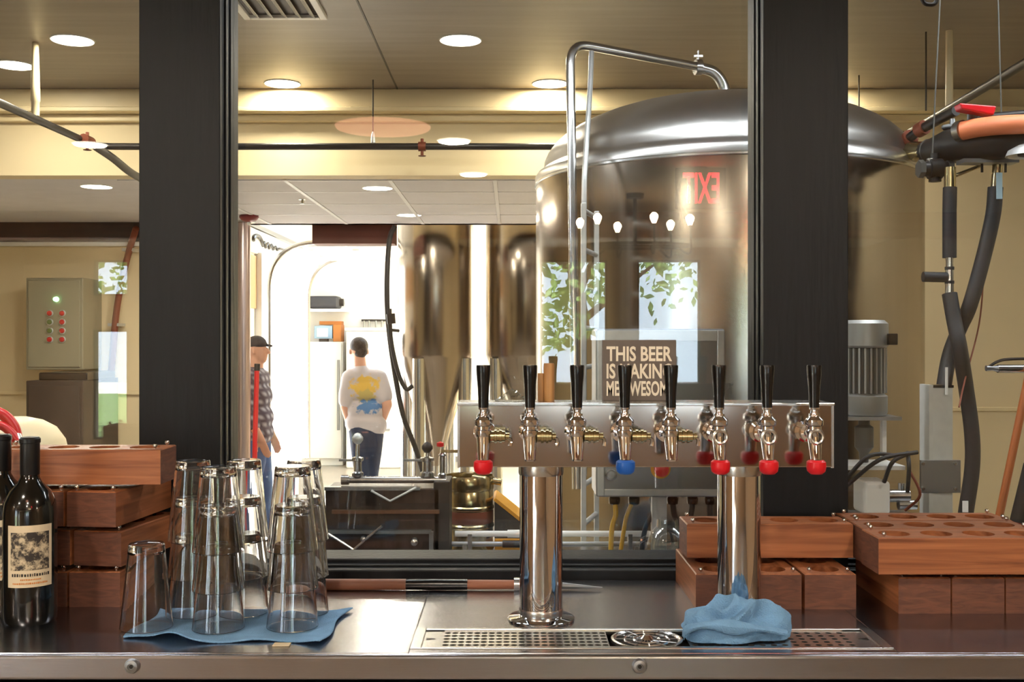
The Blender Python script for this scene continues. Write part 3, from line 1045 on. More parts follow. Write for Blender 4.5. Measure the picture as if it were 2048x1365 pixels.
for k, lab in enumerate(('end-on flight board at the left of the middle stack, left of the column', 'end-on flight board behind the right tower column',
                         'rightmost end-on flight board of the middle stack')):
    flight_board((bx(1392, 2.0) + BW / 2 + k * (BW + .006), 2.002 + 0.123, Z1), 90, lab, gm)
flight_board((bx(1372, 2.11) + BL / 2, 2.10 + BW / 2, Z2), 0, 'flight board lying lengthwise on top of the middle stack', gm)
gr = 'flight boards stacked at the right end'
for k, lab in enumerate(('leftmost end-on flight board under the right-hand stack', 'second end-on flight board under the right-hand stack',
                         'end-on flight board cut off by the right picture edge', 'end-on flight board beyond the right picture edge')):
    flight_board((bx(1797, 1.97) + BW / 2 + k * (BW + .003), 1.97 + 0.123, Z1), 90, lab, gr)
for k, lab in enumerate(('front one of three flight boards side by side on the right-hand stack', 'middle one of three flight boards side by side on the right-hand stack',
                         'rear one of three flight boards side by side on the right-hand stack')):
    flight_board((bx(1757, 1.95) + BL / 2 + 0.004 * k, 1.95 + BW / 2 + k * (BW + .001), Z2), 0, lab, gr)

# ---------------------------------------------------------------- pint glasses upside down on a blue cloth
proto_glass = None


def pint_glass(loc, label):
    global proto_glass
    if proto_glass is None:
        prof = [(0.0, 0.1450), (0.0285, 0.1450), (0.0300, 0.1435), (0.0305, 0.1400), (0.0444, 0.0015), (0.0446, 0.0005), (0.0440, 0.0), (0.0432, 0.0006),
                (0.0426, 0.003), (0.0285, 0.128), (0.0250, 0.1315), (0.0, 0.1325)]
        proto_glass = MB().lathe(prof, (0, 0, 0), 40).build('pint_glass', 'glass', None, True)
        o = proto_glass
    else:
        o = proto_glass.copy()
        COL.objects.link(o)
    o.location = loc
    return tag(o, label, 'glass', 'upside-down pint glasses on the blue cloth')


CL = 0.0052     # cloth thickness under the glasses
pint_glass((bx(293, 1.86), 1.86, CT + CL), 'single upside-down pint glass at the left end of the cloth')
for px, y, nm in ((437, 1.855, 'front-left stack'), (585, 1.865, 'front-right stack'), (386, 1.955, 'rear-left stack'), (488, 1.962, 'rear-middle stack'), (608, 1.962, 'rear-right stack')):
    for k, wd in enumerate(('bottom', 'middle', 'top')):
        pint_glass((bx(px, y), y, CT + CL + k * 0.0665), '%s upside-down pint glass of the %s of three' % (wd, nm))


def cloth_sheet(name, label, pts, fn, nx=60, ny=30, thick=0.0022):
    """sheet between four corner points; fn(u, v) gives its height and sideways shift"""
    a, b, c, d = [Vector(p) for p in pts]
    mb = MB()
    for j in range(ny + 1):
        for i in range(nx + 1):
            u, v = i / nx, j / ny
            p = (a * (1 - u) + b * u) * (1 - v) + (d * (1 - u) + c * u) * v
            h, dx, dy = fn(u, v)
            mb.v.append(Vector((p.x + dx, p.y + dy, p.z + h)))
    for j in range(ny):
        for i in range(nx):
            q = j * (nx + 1) + i
            mb.f.append((q, q + 1, q + nx + 2, q + nx + 1))
    o = mb.build(name, 'cloth', None, True)
    o.data.polygons.foreach_set('use_smooth', [True] * len(o.data.polygons))
    s = o.modifiers.new('thickness', 'SOLIDIFY')
    s.thickness = thick
    s.offset = 1
    return tag(o, label, 'cloth')


def mat_fn(u, v):
    edge = max(0.0, 1 - v * 5)
    bump_l = math.exp(-((u - 0.25) / 0.09) ** 2) * edge * 0.014
    wob = 0.0015 * edge * (1 + math.sin(u * 21))
    dy = 0.010 * math.sin(u * 9 + 1) * (1 - v) - 0.006 * math.sin(u * 17) * v
    dx = 0.012 * math.sin(v * 7) * (u - 0.5)
    return (0.0004 + bump_l + wob + 0.004 * math.exp(-((u - 1) / .06) ** 2), dx, dy)


cloth_sheet('bar_cloth', 'flat blue microfibre cloth spread under the pint glasses',
            [(bx(245, 1.80), 1.795, CT), (bx(640, 1.765), 1.768, CT), (bx(700, 1.98), 1.985, CT), (bx(330, 2.02), 2.02, CT)], mat_fn)
# care tag of the cloth
tg = MB().box(bx(547, 1.765), bx(580, 1.765), 1.756, 1.774, CT + 0.0006, CT + 0.0022).build('paper_scrap', 'label')
tag(tg, 'tiny pale paper scrap at the front edge of the cloth', 'paper')

# crumpled cloth on the drip tray
cc = Vector((bx(1470, 1.81), 1.812, CT + 0.002))


def crumple(q):
    """ridged folds"""
    r1 = 1 - abs(noise.noise(Vector((q.x * 16 + 3.1, q.y * 24, q.z * 26))) * 2)
    r2 = 1 - abs(noise.noise(Vector((q.x * 34, q.y * 40 + 7.7, q.z * 40))) * 2)
    return 0.7 * r1 + 0.3 * r2


mb = MB()
nu, nv = 110, 44
for j in range(nv + 1):
    t = R(100) * j / nv
    for i in range(nu):
        a = 2 * PI * i / nu
        n_ = Vector((math.cos(a) * math.sin(t), math.sin(a) * math.sin(t), math.cos(t)))
        lop = 1 + 0.10 * math.sin(2 * a + 0.6) + 0.06 * math.sin(3 * a + 2.0)
        q = Vector((n_.x * 0.086 * lop, n_.y * 0.047 * lop, 0.010 + n_.z * 0.060))
        d = (crumple(q) - 0.55) * 0.030 * (0.35 + 0.65 * max(0.0, math.cos(t * 0.9)))
        hollow = 0.020 * math.exp(-((q.x + 0.022) / 0.022) ** 2 - ((q.y + 0.012) / 0.026) ** 2)
        q += n_ * d - Vector((0, 0, hollow))
        q.z = max(0.0, q.z)
        mb.v.append(cc + q)
for j in range(nv):
    for i in range(nu):
        i2 = (i + 1) % nu
        mb.f.append((j * nu + i, j * nu + i2, (j + 1) * nu + i2, (j + 1) * nu + i))
mb.f.append(tuple(reversed(range(nv * nu, nv * nu + nu))))
rag = thing('cleaning_rag', 'crumpled blue microfibre rag lying on the drip tray', 'cloth', cc)
o = mb.build('crumpled_body', 'cloth', rag, True)
o.data.polygons.foreach_set('use_smooth', [True] * len(o.data.polygons))
# folded flaps wrapped over it
for w, (pts, wid) in enumerate([
        ([(-0.092, -0.030, .006), (-0.088, -0.046, .026), (-0.050, -0.050, .034), (-0.005, -0.047, .030), (0.035, -0.046, .026), (0.080, -0.034, .016)], 0.030)]):
    path = spline(pts, 8)
    fl = MB()
    for i, p in enumerate(path):
        ww = wid * (0.7 + 0.3 * math.sin(i * 0.35 + w)) * (0.25 + 0.75 * math.sin(PI * (i + 1) / (len(path) + 1)))
        fl.v += [cc + p + Vector((0, -0.004, -ww * .55)), cc + p + Vector((0, -0.012, 0)), cc + p + Vector((0, 0.0, ww * .42)), cc + p + Vector((0.002, 0.016, -0.004))]
    for i in range(len(path) - 1):
        for k in range(3):
            fl.f.append((i * 4 + k, i * 4 + k + 1, i * 4 + k + 5, i * 4 + k + 4))
    o = fl.build('folded_flap', 'cloth', rag, True)
    o.data.polygons.foreach_set('use_smooth', [True] * len(o.data.polygons))
    sd = o.modifiers.new('thickness', 'SOLIDIFY')
    sd.thickness = 0.004
    sd.offset = 0
    sb = o.modifiers.new('soft', 'SUBSURF')
    sb.levels = sb.render_levels = 1


# ---------------------------------------------------------------- wine bottles
def engraving_mat():
    m = bpy.data.materials.new('engraved_print')
    m.use_nodes = True
    nt = m.node_tree
    b = nt.nodes['Principled BSDF']
    tc = nt.nodes.new('ShaderNodeTexCoord')
    nz = nt.nodes.new('ShaderNodeTexNoise')
    nz.inputs['Scale'].default_value = 62
    nz.inputs['Detail'].default_value = 6
    nz.inputs['Roughness'].default_value = 0.7
    rp = nt.nodes.new('ShaderNodeValToRGB')
    rp.color_ramp.elements[0].position = 0.46
    rp.color_ramp.elements[1].position = 0.60
    rp.color_ramp.elements[0].color = lin((44, 38, 34))
    rp.color_ramp.elements[1].color = lin((196, 180, 150))
    nt.links.new(tc.outputs['Object'], nz.inputs['Vector'])
    nt.links.new(nz.outputs['Fac'], rp.inputs['Fac'])
    nt.links.new(rp.outputs[0], b.inputs['Base Color'])
    b.inputs['Roughness'].default_value = 0.6
    return m


M['engraving'] = engraving_mat()


def arc_patch(c, r, a0, a1, z0, z1, n=14, th=0.0004):
    mb = MB()
    for k in range(n + 1):
        a = a0 + (a1 - a0) * k / n
        for rr, z in ((r, z0), (r, z1), (r + th, z1), (r + th, z0)):
            mb.v.append(Vector(c) + Vector((math.cos(a) * rr, math.sin(a) * rr, z)))
    for k in range(n):
        q = k * 4
        for e in range(4):
            mb.f.append((q + e, q + (e + 1) % 4, q + 4 + (e + 1) % 4, q + 4 + e))
    mb.f += [(0, 1, 2, 3), tuple(n * 4 + e for e in (3, 2, 1, 0))]
    return mb


def wine_bottle(loc, label):
    c = Vector(loc)
    t = thing('wine_bottle', label, 'bottle', c, 'dark wine bottles at the left')
    MB().lathe([(0, 0.004), (0.030, 0.002), (0.041, 0.0), (0.0445, 0.005), (0.0455, 0.02), (0.0455, 0.195), (0.043, 0.215), (0.034, 0.234), (0.022, 0.247), (0.0165, 0.257), (0.0155, 0.27)], c, 40).build('body', 'bottle_glass', t, True)
    MB().lathe([(0.0160, 0.262), (0.0166, 0.263), (0.0166, 0.318), (0.0178, 0.319), (0.0178, 0.326), (0.0150, 0.329), (0, 0.329)], c, 28).build('capsule', 'capsule', t, True)
    am = math.atan2(-c.y, -c.x)      # towards the bar guest
    half = 0.86
    lb = arc_patch(c, 0.0456, am - half, am + half, 0.070, 0.178).build('label', 'label', t, True)
    arc_patch(c, 0.0461, am - half * .84, am + half * .84, 0.100, 0.166, 14, 0.0002).build('engraving', 'engraving', lb, True)
    rn = random.Random(5)
    for z, h, a_, col, gap in ((0.089, 0.0055, 0.78, 'dark_box', 0.035), (0.0825, 0.0025, 0.40, 'cardboard', 0.02), (0.0755, 0.0032, 0.74, 'cardboard', 0.02)):
        a = am - half * a_
        ln = MB()
        while a < am + half * a_:
            w = rn.uniform(0.03, 0.075)
            q = arc_patch(c, 0.0461, a, a + w, z, z + h * rn.uniform(.8, 1.0), 2, 0.0002)
            ln.add(q.v, q.f)
            a += w + gap
        ln.build('print_line', col, lb)
    return t


wine_bottle((bx(60, 1.915), 1.915, CT), 'dark wine bottle with cream engraved label beside the flight boards')
wine_bottle((bx(3, 1.97), 1.97, CT), 'dark wine bottle cut off by the left picture edge')

# pointed wooden-handled tool lying along the back of the counter
zt = CT + 0.0115
yt = 2.155
t = thing('sharpening_steel', 'long pointed tool with brown wooden handle lying behind the column', 'tool', (0, yt, CT))
MB().tube([(bx(560, yt), yt, zt), (bx(640, yt), yt, zt), (bx(812, yt), yt, zt)], [0.0095, 0.0115, 0.0112], 14).build('handle', 'beam_wood', t, True)
MB().tube([(bx(812, yt), yt, zt), (bx(860, yt), yt, zt), (bx(935, yt), yt, zt)], [0.0105, 0.0112, 0.0105], 14).build('grip', 'black_plastic', t, True)
MB().tube([(bx(935, yt), yt, zt), (bx(1030, yt), yt, zt)], [0.0098, 0.0092], 14).build('ferrule', 'beam_wood', t, True)
MB().tube([(bx(1028, yt), yt, zt), (bx(1042, yt), yt, zt)], [0.014, 0.014], 14).build('guard', 'steel', t, True)
MB().tube([(bx(1042, yt), yt, zt), (bx(1120, yt), yt, zt - .002), (bx(1205, yt), yt, zt - .006)], [0.0085, 0.0070, 0.0008], 12).build('point', 'steel_grey', t, True)

# ================================================================ THE BREWERY
TC = Vector((0.846, 4.293, 0))
TR = 0.75
tk = thing('brew_tank', 'large domed stainless brewing tank filling the window left of the post', 'tank', TC)
MB().lathe([(0.0, 0.30), (TR - 0.05, 0.32), (TR, 0.36), (TR, 2.285)], TC, 96).build('shell', 'steel_tank', tk, True)
dome = [(TR, 2.285), (TR + 0.004, 2.290), (TR + 0.003, 2.312), (TR - 0.006, 2.326), (TR - 0.022, 2.337), (TR - 0.030, 2.345)]
for k in range(1, 15):
    a = k / 14 * PI / 2
    dome.append(((TR - 0.030) * math.cos(a), 2.345 + 0.275 * math.sin(a)))
MB().lathe(dome, TC, 96).build('dome', 'steel_dome', tk, True)
MB().lathe([(TR + 0.001, 2.276), (TR + 0.006, 2.279), (TR + 0.006, 2.286), (TR + 0.001, 2.289)], TC, 96).build('weld_band', 'steel', tk, True)
for a in (R(225), R(315), R(45), R(135)):
    c = TC + Vector((math.cos(a) * 0.6, math.sin(a) * 0.6, 0))
    MB().cyl(c, c + Vector((0, 0, 0.34)), 0.05, None, 16).build('leg', 'steel', tk, True)
# spray pipe from the dome over the edge and down the side
zt = 2.735
e0 = TC + Vector((0.0, -0.05, 2.60))
pA = P(1140, 88, 3.87)
pA.z = zt
pts = bend([e0, e0 + Vector((0, 0, zt - 2.60)), pA, Vector((P(1152, 735, 3.72).x, 3.72, 1.20))], 0.06, 8)
pp = MB().tube(bend([e0 + Vector((-0.10, -0.02, zt - 2.60)), pA, Vector((P(1154, 735, 3.70).x, 3.70, 1.15))], 0.085, 8), 0.0165, 16).build('spray_pipe', 'steel', tk, True)
MB().tube(spline([e0 + Vector((-0.11, -0.022, 0.135)), e0 + Vector((-0.05, -0.01, 0.118)), e0 + Vector((-0.012, 0, 0.07)), e0 + Vector((0, 0, 0.0))], 6), 0.022, 16).build('pipe_elbow', 'steel', pp, True)
f0 = e0 + Vector((-0.115, -0.022, 0.135))
MB().tube([f0 - Vector((0.012, 0.002, 0)), f0 + Vector((0.012, 0.002, 0))], 0.031, 20).cyl(f0 + Vector((0, 0, 0.028)), f0 + Vector((0, 0, 0.066)), 0.005).box(f0.x - .018, f0.x + .018, f0.y - .005, f0.y + .005, f0.z + .040, f0.z + .048).build('pipe_clamp', 'steel', pp, True)
MB().lathe([(0.055, -0.005), (0.058, 0.0), (0.058, 0.018), (0.030, 0.024), (0.024, 0.03)], e0, 24).build('top_flange', 'steel', pp, True)
MB().cyl(e0 + Vector((-0.03, -0.03, 0.012)), e0 + Vector((-0.10, -0.06, 0.020)), 0.011).build('flange_clamp', 'steel', pp, True)
h0 = P(1470, 180, 4.05)
MB().cyl(h0, h0 + Vector((0, 0, -0.075)), 0.006).cyl(h0 + Vector((-0.033, 0, -0.075)), h0 + Vector((0.033, 0, -0.075)), 0.006).build('drain_handle', 'white', tk, True)
# thin drop tube under the pipe
dA = P(1183, 104, 3.86)
MB().tube(spline([dA, P(1180, 180, 3.80), P(1172, 310, 3.70), P(1168, 430, 3.66), Vector((P(1168, 430, 3.66).x, 3.66, 1.2))], 5), 0.0095, 10).build('drop_tube', 'galv', tk, True)

# ladder leaning beside the tank, seen almost edge-on
ld = thing('ladder', 'narrow aluminium ladder standing in front of the big tank', 'ladder', (P(1180, 682, 3.55).x, 3.5, 0))
l0 = Vector((P(1167, 700, 3.42).x, 3.42, 0))
l1 = Vector((P(1193, 700, 3.64).x, 3.64, 0))
ztop = CZ - (425 - 682.5) / F * 3.5
for q in (l0, l1):
    MB().box(q.x - 0.008, q.x + 0.008, q.y - 0.014, q.y + 0.014, 0, ztop + 0.02).build('rail', 'galv', ld, bevel=0.002)
for k in range(17):
    z = ztop - 0.003 - 0.125 * k
    if z > 0.1:
        MB().tube([l0 + Vector((0, 0, z)), l1 + Vector((0, 0, z))], 0.0085, 10).build('rung', 'galv', ld, True)

# grey control cabinet in front of the tank
cy = 2.92
c0, c1 = P(1192, 995, cy), P(1450, 658, cy)
cb = thing('control_cabinet', 'grey steel control cabinet behind the taps with red stop button', 'control cabinet', ((c0.x + c1.x) / 2, cy, 0))
MB().box(c0.x, c1.x, cy, cy + 0.16, c0.z, c1.z).build('housing', 'steel_grey', cb, bevel=0.006)
holed(c0.x + .004, c1.x - .004, c0.z + .004, c1.z - .004, [(c0.x + .022, c1.x - .022, c0.z + .022, c1.z - .034)], 'Y', cy - 0.006, cy).build('door_frame', 'galv', cb, bevel=0.002)
mt = Matrix.Rotation(R(90), 3, 'X')
b = P(1222, 950, cy)
MB().lathe([(0, 0.004), (0.010, 0.004), (0.013, 0.008), (0.016, 0.006), (0.017, 0.0)], b, 20, mt).build('key_switch', 'steel', cb, True)
b = P(1321, 938, cy)
y = MB().lathe([(0.027, 0.0), (0.027, 0.004), (0.019, 0.005)], b, 28, mt).build('button_ring', 'yellow', cb, True)
MB().lathe([(0, 0.028), (0.014, 0.027), (0.020, 0.022), (0.020, 0.014), (0.010, 0.010), (0.010, 0.002)], b, 28, mt).build('stop_button', 'red_button', cb, True)
for px in (1229, 1268, 1310, 1345, 1385, 1420):
    q = P(px, 995, cy + 0.06)
    MB().lathe([(0.008, -0.022), (0.015, -0.018), (0.016, -0.004), (0.013, 0.003)], q, 14).build('cable_gland', 'black_plastic', cb, True)
MB().box((c0.x + c1.x) / 2 - 0.02, (c0.x + c1.x) / 2 + 0.02, cy + 0.02, cy + 0.05, 1.052, c0.z).build('stand_post', 'galv', cb)
MB().box((c0.x + c1.x) / 2 - 0.05, (c0.x + c1.x) / 2 + 0.05, cy - 0.06, cy + 0.10, 1.036, 1.052).build('stand_foot', 'galv', cb)
for k, (px, dx, mk, rr) in enumerate([(1229, -8, 'yellow_tube', 0.007), (1268, -30, 'yellow_tube', 0.006), (1310, -30, 'black_rubber', 0.007), (1345, 20, 'black_rubber', 0.008), (1385, -25, 'black_rubber', 0.008), (1420, 10, 'black_rubber', 0.008)]):
    a = P(px, 998, cy + 0.06)
    e = P(px + dx, 1090, cy + 0.04 + .02 * (k % 2))
    MB().tube(spline([a, (a * 2 + e) / 3 + Vector((0.006 * (-1) ** k, -0.01, 0)), (a + e * 2) / 3, Vector((e.x, e.y, 1.045))], 5), rr, 10).build('cable', mk, cb, True)

# work table behind the window sill
tz = 1.035
tb = thing('work_table', 'stainless work table behind the window sill', 'table', (-0.05, 3.3, 0))
MB().box(-0.95, 0.62, 2.72, 3.34, tz - 0.03, tz).build('table_top', 'steel_counter', tb, bevel=0.003)
for x in (-0.91, 0.58):
    for y in (2.76, 3.30):
        MB().cyl((x, y, 0), (x, y, tz - 0.03), 0.018).build('leg', 'steel', tb, True)

# small keg on the table
ky = 3.20
kx = (939 - 1024) / F * ky
kr = 49.5 / F * ky
kg = thing('mini_keg', 'small brassy steel keg with a red band on the work table', 'keg', (kx, ky, tz))
kh = (1103 - 975) / F * ky
MB().lathe([(0, 0.004), (kr * .9, 0.002), (kr * .97, 0.006), (kr, 0.012), (kr, 0.016), (kr * .95, 0.022), (kr * .95, kh * .38), (kr, kh * .40), (kr, kh * .43), (kr * .95, kh * .45),
            (kr * .95, kh * .66), (kr, kh * .68), (kr, kh * .71), (kr * .95, kh * .73), (kr * .95, kh * .95), (kr * .85, kh * 1.0), (kr * .3, kh * 1.04), (0, kh * 1.04)], (kx, ky, tz), 40).build('barrel', 'brass', kg, True)
MB().lathe([(kr * .955, kh * .46), (kr * .965, kh * .47), (kr * .965, kh * .64), (kr * .955, kh * .65)], (kx, ky, tz), 40).build('printed_band', 'copper_red', kg, True)
MB().lathe([(kr * .97, kh * .97), (kr * .985, kh * .99), (kr * .985, kh * 1.16), (kr * .94, kh * 1.19), (kr * .93, kh * 1.16), (kr * .93, kh * .98)], (kx, ky, tz), 40).build('top_chime', 'brass', kg, True)
MB().cyl((kx, ky, tz + kh), (kx, ky, tz + kh * 1.22), 0.012).cyl((kx, ky, tz + kh * 1.15), (kx + 0.095, ky - 0.01, tz + kh * 1.08), 0.010).build('keg_valve', 'brass', kg, True)
# white tubes lying in front of it
for y, z, a, b, r, m_, lab in ((3.06, 1.111, 910, 1300, 0.0085, 'white', 'white plastic tube lying across in front of the keg'), (3.085, 1.077, 900, 1290, 0.0075, 'steel_grey', 'thin grey tube below the white tube by the keg')):
    t = thing('drain_tube', lab, 'tube', (0, y, z), 'tubes on the work table')
    MB().tube([(bx(a, y), y, z), (bx(b, y), y, z)], r, 12).build('tube_wall', m_, t, True)
    MB().tube([(bx(a + 105, y), y, z), (bx(a + 150, y), y, z)], r + 0.003, 12).build('sleeve', 'black_rubber' if m_ != 'white' else 'white', t, True)
    for q in (a + 30, b - 40):
        MB().box(bx(q, y) - 0.006, bx(q, y) + 0.006, y - 0.01, y + 0.01, tz, z).build('tube_rest', 'steel', t)

# yellow crate with a slanted lid behind the keg
yc_ = 3.24
t = thing('yellow_crate', 'orange-yellow box with a slanted dark lid right of the keg', 'box', (bx(1020, yc_), yc_, tz))
a, b = bx(990, yc_), bx(1075, yc_)
MB().box(a, b, yc_ - 0.09, yc_ + 0.09, tz, tz + 0.045).build('crate_body', 'yellow', t, bevel=0.003)
MB().prism([(a, tz + 0.150), (a + 0.010, tz + 0.156), (b, tz + 0.052), (b, tz + 0.045), (a, tz + 0.045)], 'Y', yc_ - 0.085, yc_ + 0.085).build('lid_wedge', 'dark_box', t)
MB().prism([(a - 0.004, tz + 0.158), (a + 0.004, tz + 0.164), (b + 0.008, tz + 0.058), (b + 0.004, tz + 0.050)], 'Y', yc_ - 0.09, yc_ + 0.09).build('lid', 'yellow', t)

# clear jug on the table right of the amber tubes
jy = 2.84
j0 = Vector((bx(1335, jy), jy, tz))
t = thing('plastic_jug', 'clear plastic jug standing under the control cabinet', 'jug', j0)
MB().lathe([(0, 0.002), (0.048, 0.0), (0.052, 0.006), (0.054, 0.09), (0.046, 0.12), (0.030, 0.135), (0.028, 0.155), (0.026, 0.155), (0.028, 0.133), (0.044, 0.118), (0.051, 0.088), (0.049, 0.010), (0, 0.008)], j0, 32).build('jug_body', 'film', t, True)
MB().tube(spline([j0 + Vector((-.046, 0, .11)), j0 + Vector((-.078, 0, .09)), j0 + Vector((-.078, 0, .05)), j0 + Vector((-.052, 0, .03))], 5), 0.006, 8).build('jug_handle', 'film', t, True)

# bottling rig left of the keg: dark tray box with frame, braces, manifold and two valves
my = 2.95
r0, r1 = bx(648, my), bx(900, my)
rz0, rz1 = tz, CZ - (980 - 682.5) / F * my
rg = thing('bottling_rig', 'dark bottling rig with steel manifold and crossed braces behind the glasses', 'machine', ((r0 + r1) / 2, my, tz))
MB().box(r0, r1 - 0.03, my + 0.02, my + 0.16, rz0, rz1).build('tray_box', mat('smoked_brown_panel', (70, 58, 54), 0.25, 0.2, var=0.4, vscale=22, stretch=(2, 1, 0.7)), rg, bevel=0.003)
zl = CZ - (1065 - 682.5) / F * my
zm = CZ - (1025 - 682.5) / F * my
MB().box(r0, bx(862, my), my, my + 0.02, zl - 0.005, zl + 0.004).box(bx(858, my), bx(866, my), my, my + .02, rz0, zl).build('lower_frame', 'steel_grey', rg)
MB().box(r0 + 0.02, r1 - 0.03, my + 0.008, my + 0.02, zm - 0.006, zm + 0.004).build('middle_frame', mat('rusty_rail', (120, 84, 64), 0.4, 0.4), rg)
MB().box(r0, bx(840, my), my + 0.005, my + 0.03, rz1 - 0.003, rz1 + 0.006).build('upper_frame', 'steel', rg)
vb = P(707, 1100, my)
for a in ((650, 1064), (764, 1052)):
    MB().tube([P(a[0], a[1], my - 0.01), vb], 0.0042, 8).build('brace_rod', 'steel', rg, True)
vb2 = P(780, 1003, my)
for a in ((742, 982), (832, 976)):
    MB().tube([P(a[0], a[1], my), vb2], 0.003, 8).build('brace_rod', 'galv', rg, True)
for px, py, r in ((830, 1083, 0.013), (728, 1077, 0.010)):
    q = P(px, py, my + 0.01)
    MB().lathe([(0, 0.026), (r * .7, 0.022), (r, 0.012), (r * .8, 0.002), (r * .8, -0.012)], q, 18, mt).build('knob', 'steel', rg, True)
MB().box(bx(866, my), bx(898, my), my + 0.02, my + 0.15, rz0, rz1 + 0.02).build('end_plate', 'dark_box', rg, bevel=0.003)
mz = CZ - (966 - 682.5) / F * my
mf = MB().tube([(bx(682, my), my + 0.06, mz), (bx(890, my), my + 0.06, mz)], 0.0095, 14).build('manifold', 'steel', rg, True)
MB().tube([(bx(676, my), my + 0.06, mz), (bx(692, my), my + 0.06, mz)], 0.014, 14).build('manifold_end', 'steel', mf, True)
for px, top, w in ((709, 882, 1.0), (851, 900, 1.25)):
    x = bx(px, my)
    yv = my + 0.06
    zt_ = CZ - (top - 682.5) / F * my
    v = MB().lathe([(0.012 * w, 0.0), (0.016 * w, 0.006), (0.016 * w, 0.014), (0.011 * w, 0.018), (0.011 * w, 0.045), (0.016 * w, 0.048), (0.016 * w, 0.056), (0.006, 0.060), (0.005, zt_ - mz - 0.012)], (x, yv, mz + 0.006), 18).build('valve', 'steel', rg, True)
    MB().lathe([(0, -0.017), (0.008, -0.014), (0.0155, -0.004), (0.0155, 0.004), (0.008, 0.014), (0, 0.017)], (x, yv, zt_), 16).build('pressure_gauge', 'galv' if w == 1 else 'black_iron', v, True)
    MB().box(x - 0.052 * w, x - 0.012, yv - 0.004, yv + 0.004, mz + 0.052, mz + 0.058).build('valve_lever', 'steel_grey', v)
x = bx(882, my)
v = MB().lathe([(0.009, 0.0), (0.012, 0.01), (0.008, 0.014), (0.008, 0.06), (0.012, 0.064), (0.004, 0.07), (0.004, 0.085)], (x, my + 0.06, mz + 0.006), 16).build('valve', 'steel', rg, True)
MB().box(x - 0.004, x + 0.045, my + 0.056, my + 0.064, mz + 0.076, mz + 0.084).build('valve_lever', 'brass', v)
MB().lathe([(0, 0.085), (0.010, 0.088), (0.010, 0.098), (0, 0.102)], (x - .006, my + .06, mz + .006), 12).build('valve_cap', 'red_plastic', v, True)

# ---------------------------------------------------------------- right window: motor, pump, galvanised post, hoses
my2 = 3.05
mx_ = bx(1728, my2)
mo = thing('tank_motor', 'grey finned electric motor hung over the pump right of the post', 'motor', (mx_, my2, 1.3))
zz = lambda py, y: CZ - (py - 682.5) / F * y
MB().lathe([(0.0, zz(640, my2)), (0.055, zz(641, my2)), (0.066, zz(648, my2)), (0.066, zz(692, my2)), (0.060, zz(696, my2))], (mx_, my2, 0), 32).build('fan_cowl', 'motor', mo, True)
MB().cyl((mx_, my2, zz(790, my2)), (mx_, my2, zz(694, my2)), 0.050, None, 28).build('stator', 'motor_dark', mo, True)
for k in range(24):
    a = 2 * PI * k / 24
    m4 = Matrix.Translation((mx_, my2, 0)) @ Matrix.Rotation(a, 4, 'Z')
    MB().box(0.046, 0.062, -0.0025, 0.0025, zz(786, my2), zz(697, my2), m4).build('cooling_fin', 'motor', mo)
MB().lathe([(0.0, zz(832, my2)), (0.060, zz(830, my2)), (0.064, zz(824, my2)), (0.064, zz(792, my2)), (0.052, zz(786, my2))], (mx_, my2, 0), 28).build('end_bell', 'motor', mo, True)
MB().box(mx_ + 0.050, mx_ + 0.075, my2 - 0.06, my2 - 0.03, zz(690, my2), zz(668, my2)).build('terminal_box', 'black_plastic', mo, bevel=0.002)
MB().box(mx_ - 0.10, mx_ + 0.082, my2 - 0.07, my2 + 0.07, zz(838, my2), zz(831, my2)).build('mount_plate', 'steel_grey', mo)
MB().lathe([(0.012, zz(925, my2)), (0.014, zz(905, my2)), (0.026, zz(895, my2)), (0.026, zz(855, my2)), (0.016, zz(850, my2)), (0.016, zz(838, my2))], (mx_, my2, 0), 20).build('shaft_coupling', 'motor_dark', mo, True)
for dx in (-0.085, 0.066):
    MB().box(mx_ + dx, mx_ + dx + 0.012, my2 + 0.04, my2 + 0.06, zz(928, my2), zz(838, my2)).build('bracket_leg', 'white', mo)
MB().box(mx_ - 0.11, mx_ + 0.088, my2 - 0.08, my2 + 0.08, zz(934, my2), zz(926, my2)).build('pump_plate', 'white', mo)
MB().box(mx_ - 0.02, mx_ + 0.055, my2 - 0.06, my2 + 0.04, zz(1024, my2), zz(958, my2)).build('pump_block', 'white', mo, bevel=0.010, seg=3)
MB().cyl((mx_ + 0.055, my2 - 0.02, zz(990, my2)), (mx_ + 0.12, my2 - 0.02, zz(990, my2)), 0.018).cyl((mx_ + 0.09, my2 - .02, zz(1008, my2)), (mx_ + 0.14, my2 - .02, zz(1008, my2)), 0.014).cyl((mx_ + 0.10, my2 - .02, zz(1015, my2)), (mx_ + 0.10, my2 - .02, zz(965, my2)), 0.010).build('pump_outlet', 'steel', mo, True)
MB().box(mx_ - 0.09, mx_ + 0.15, my2 - 0.10, my2 + 0.10, 0.9, zz(1032, my2)).build('pump_stand', 'steel_grey', mo)
MB().box(mx_ - 0.07, mx_ + 0.13, my2 - 0.08, my2 + 0.08, 0.0, 0.9).build('stand_column', 'galv', mo)
for k, (a, b, c, mk) in enumerate((((1690, 960), (1740, 912), (1800, 912), 'black_rubber'), ((1690, 975), (1760, 920), (1835, 905), 'black_rubber'), ((1768, 965), (1785, 925), (1815, 908), 'black_rubber'),
                                   ((1815, 905), (1818, 935), (1815, 985), 'black_rubber'), ((1818, 940), (1840, 990), (1810, 1022), 'copper_red'))):
    MB().tube(spline([P(a[0], a[1], 2.96), P(b[0], b[1], 2.93), P(c[0], c[1], 2.95)], 6), 0.0058 if mk != 'copper_red' else .004, 8).build('cable', mk, mo, True)

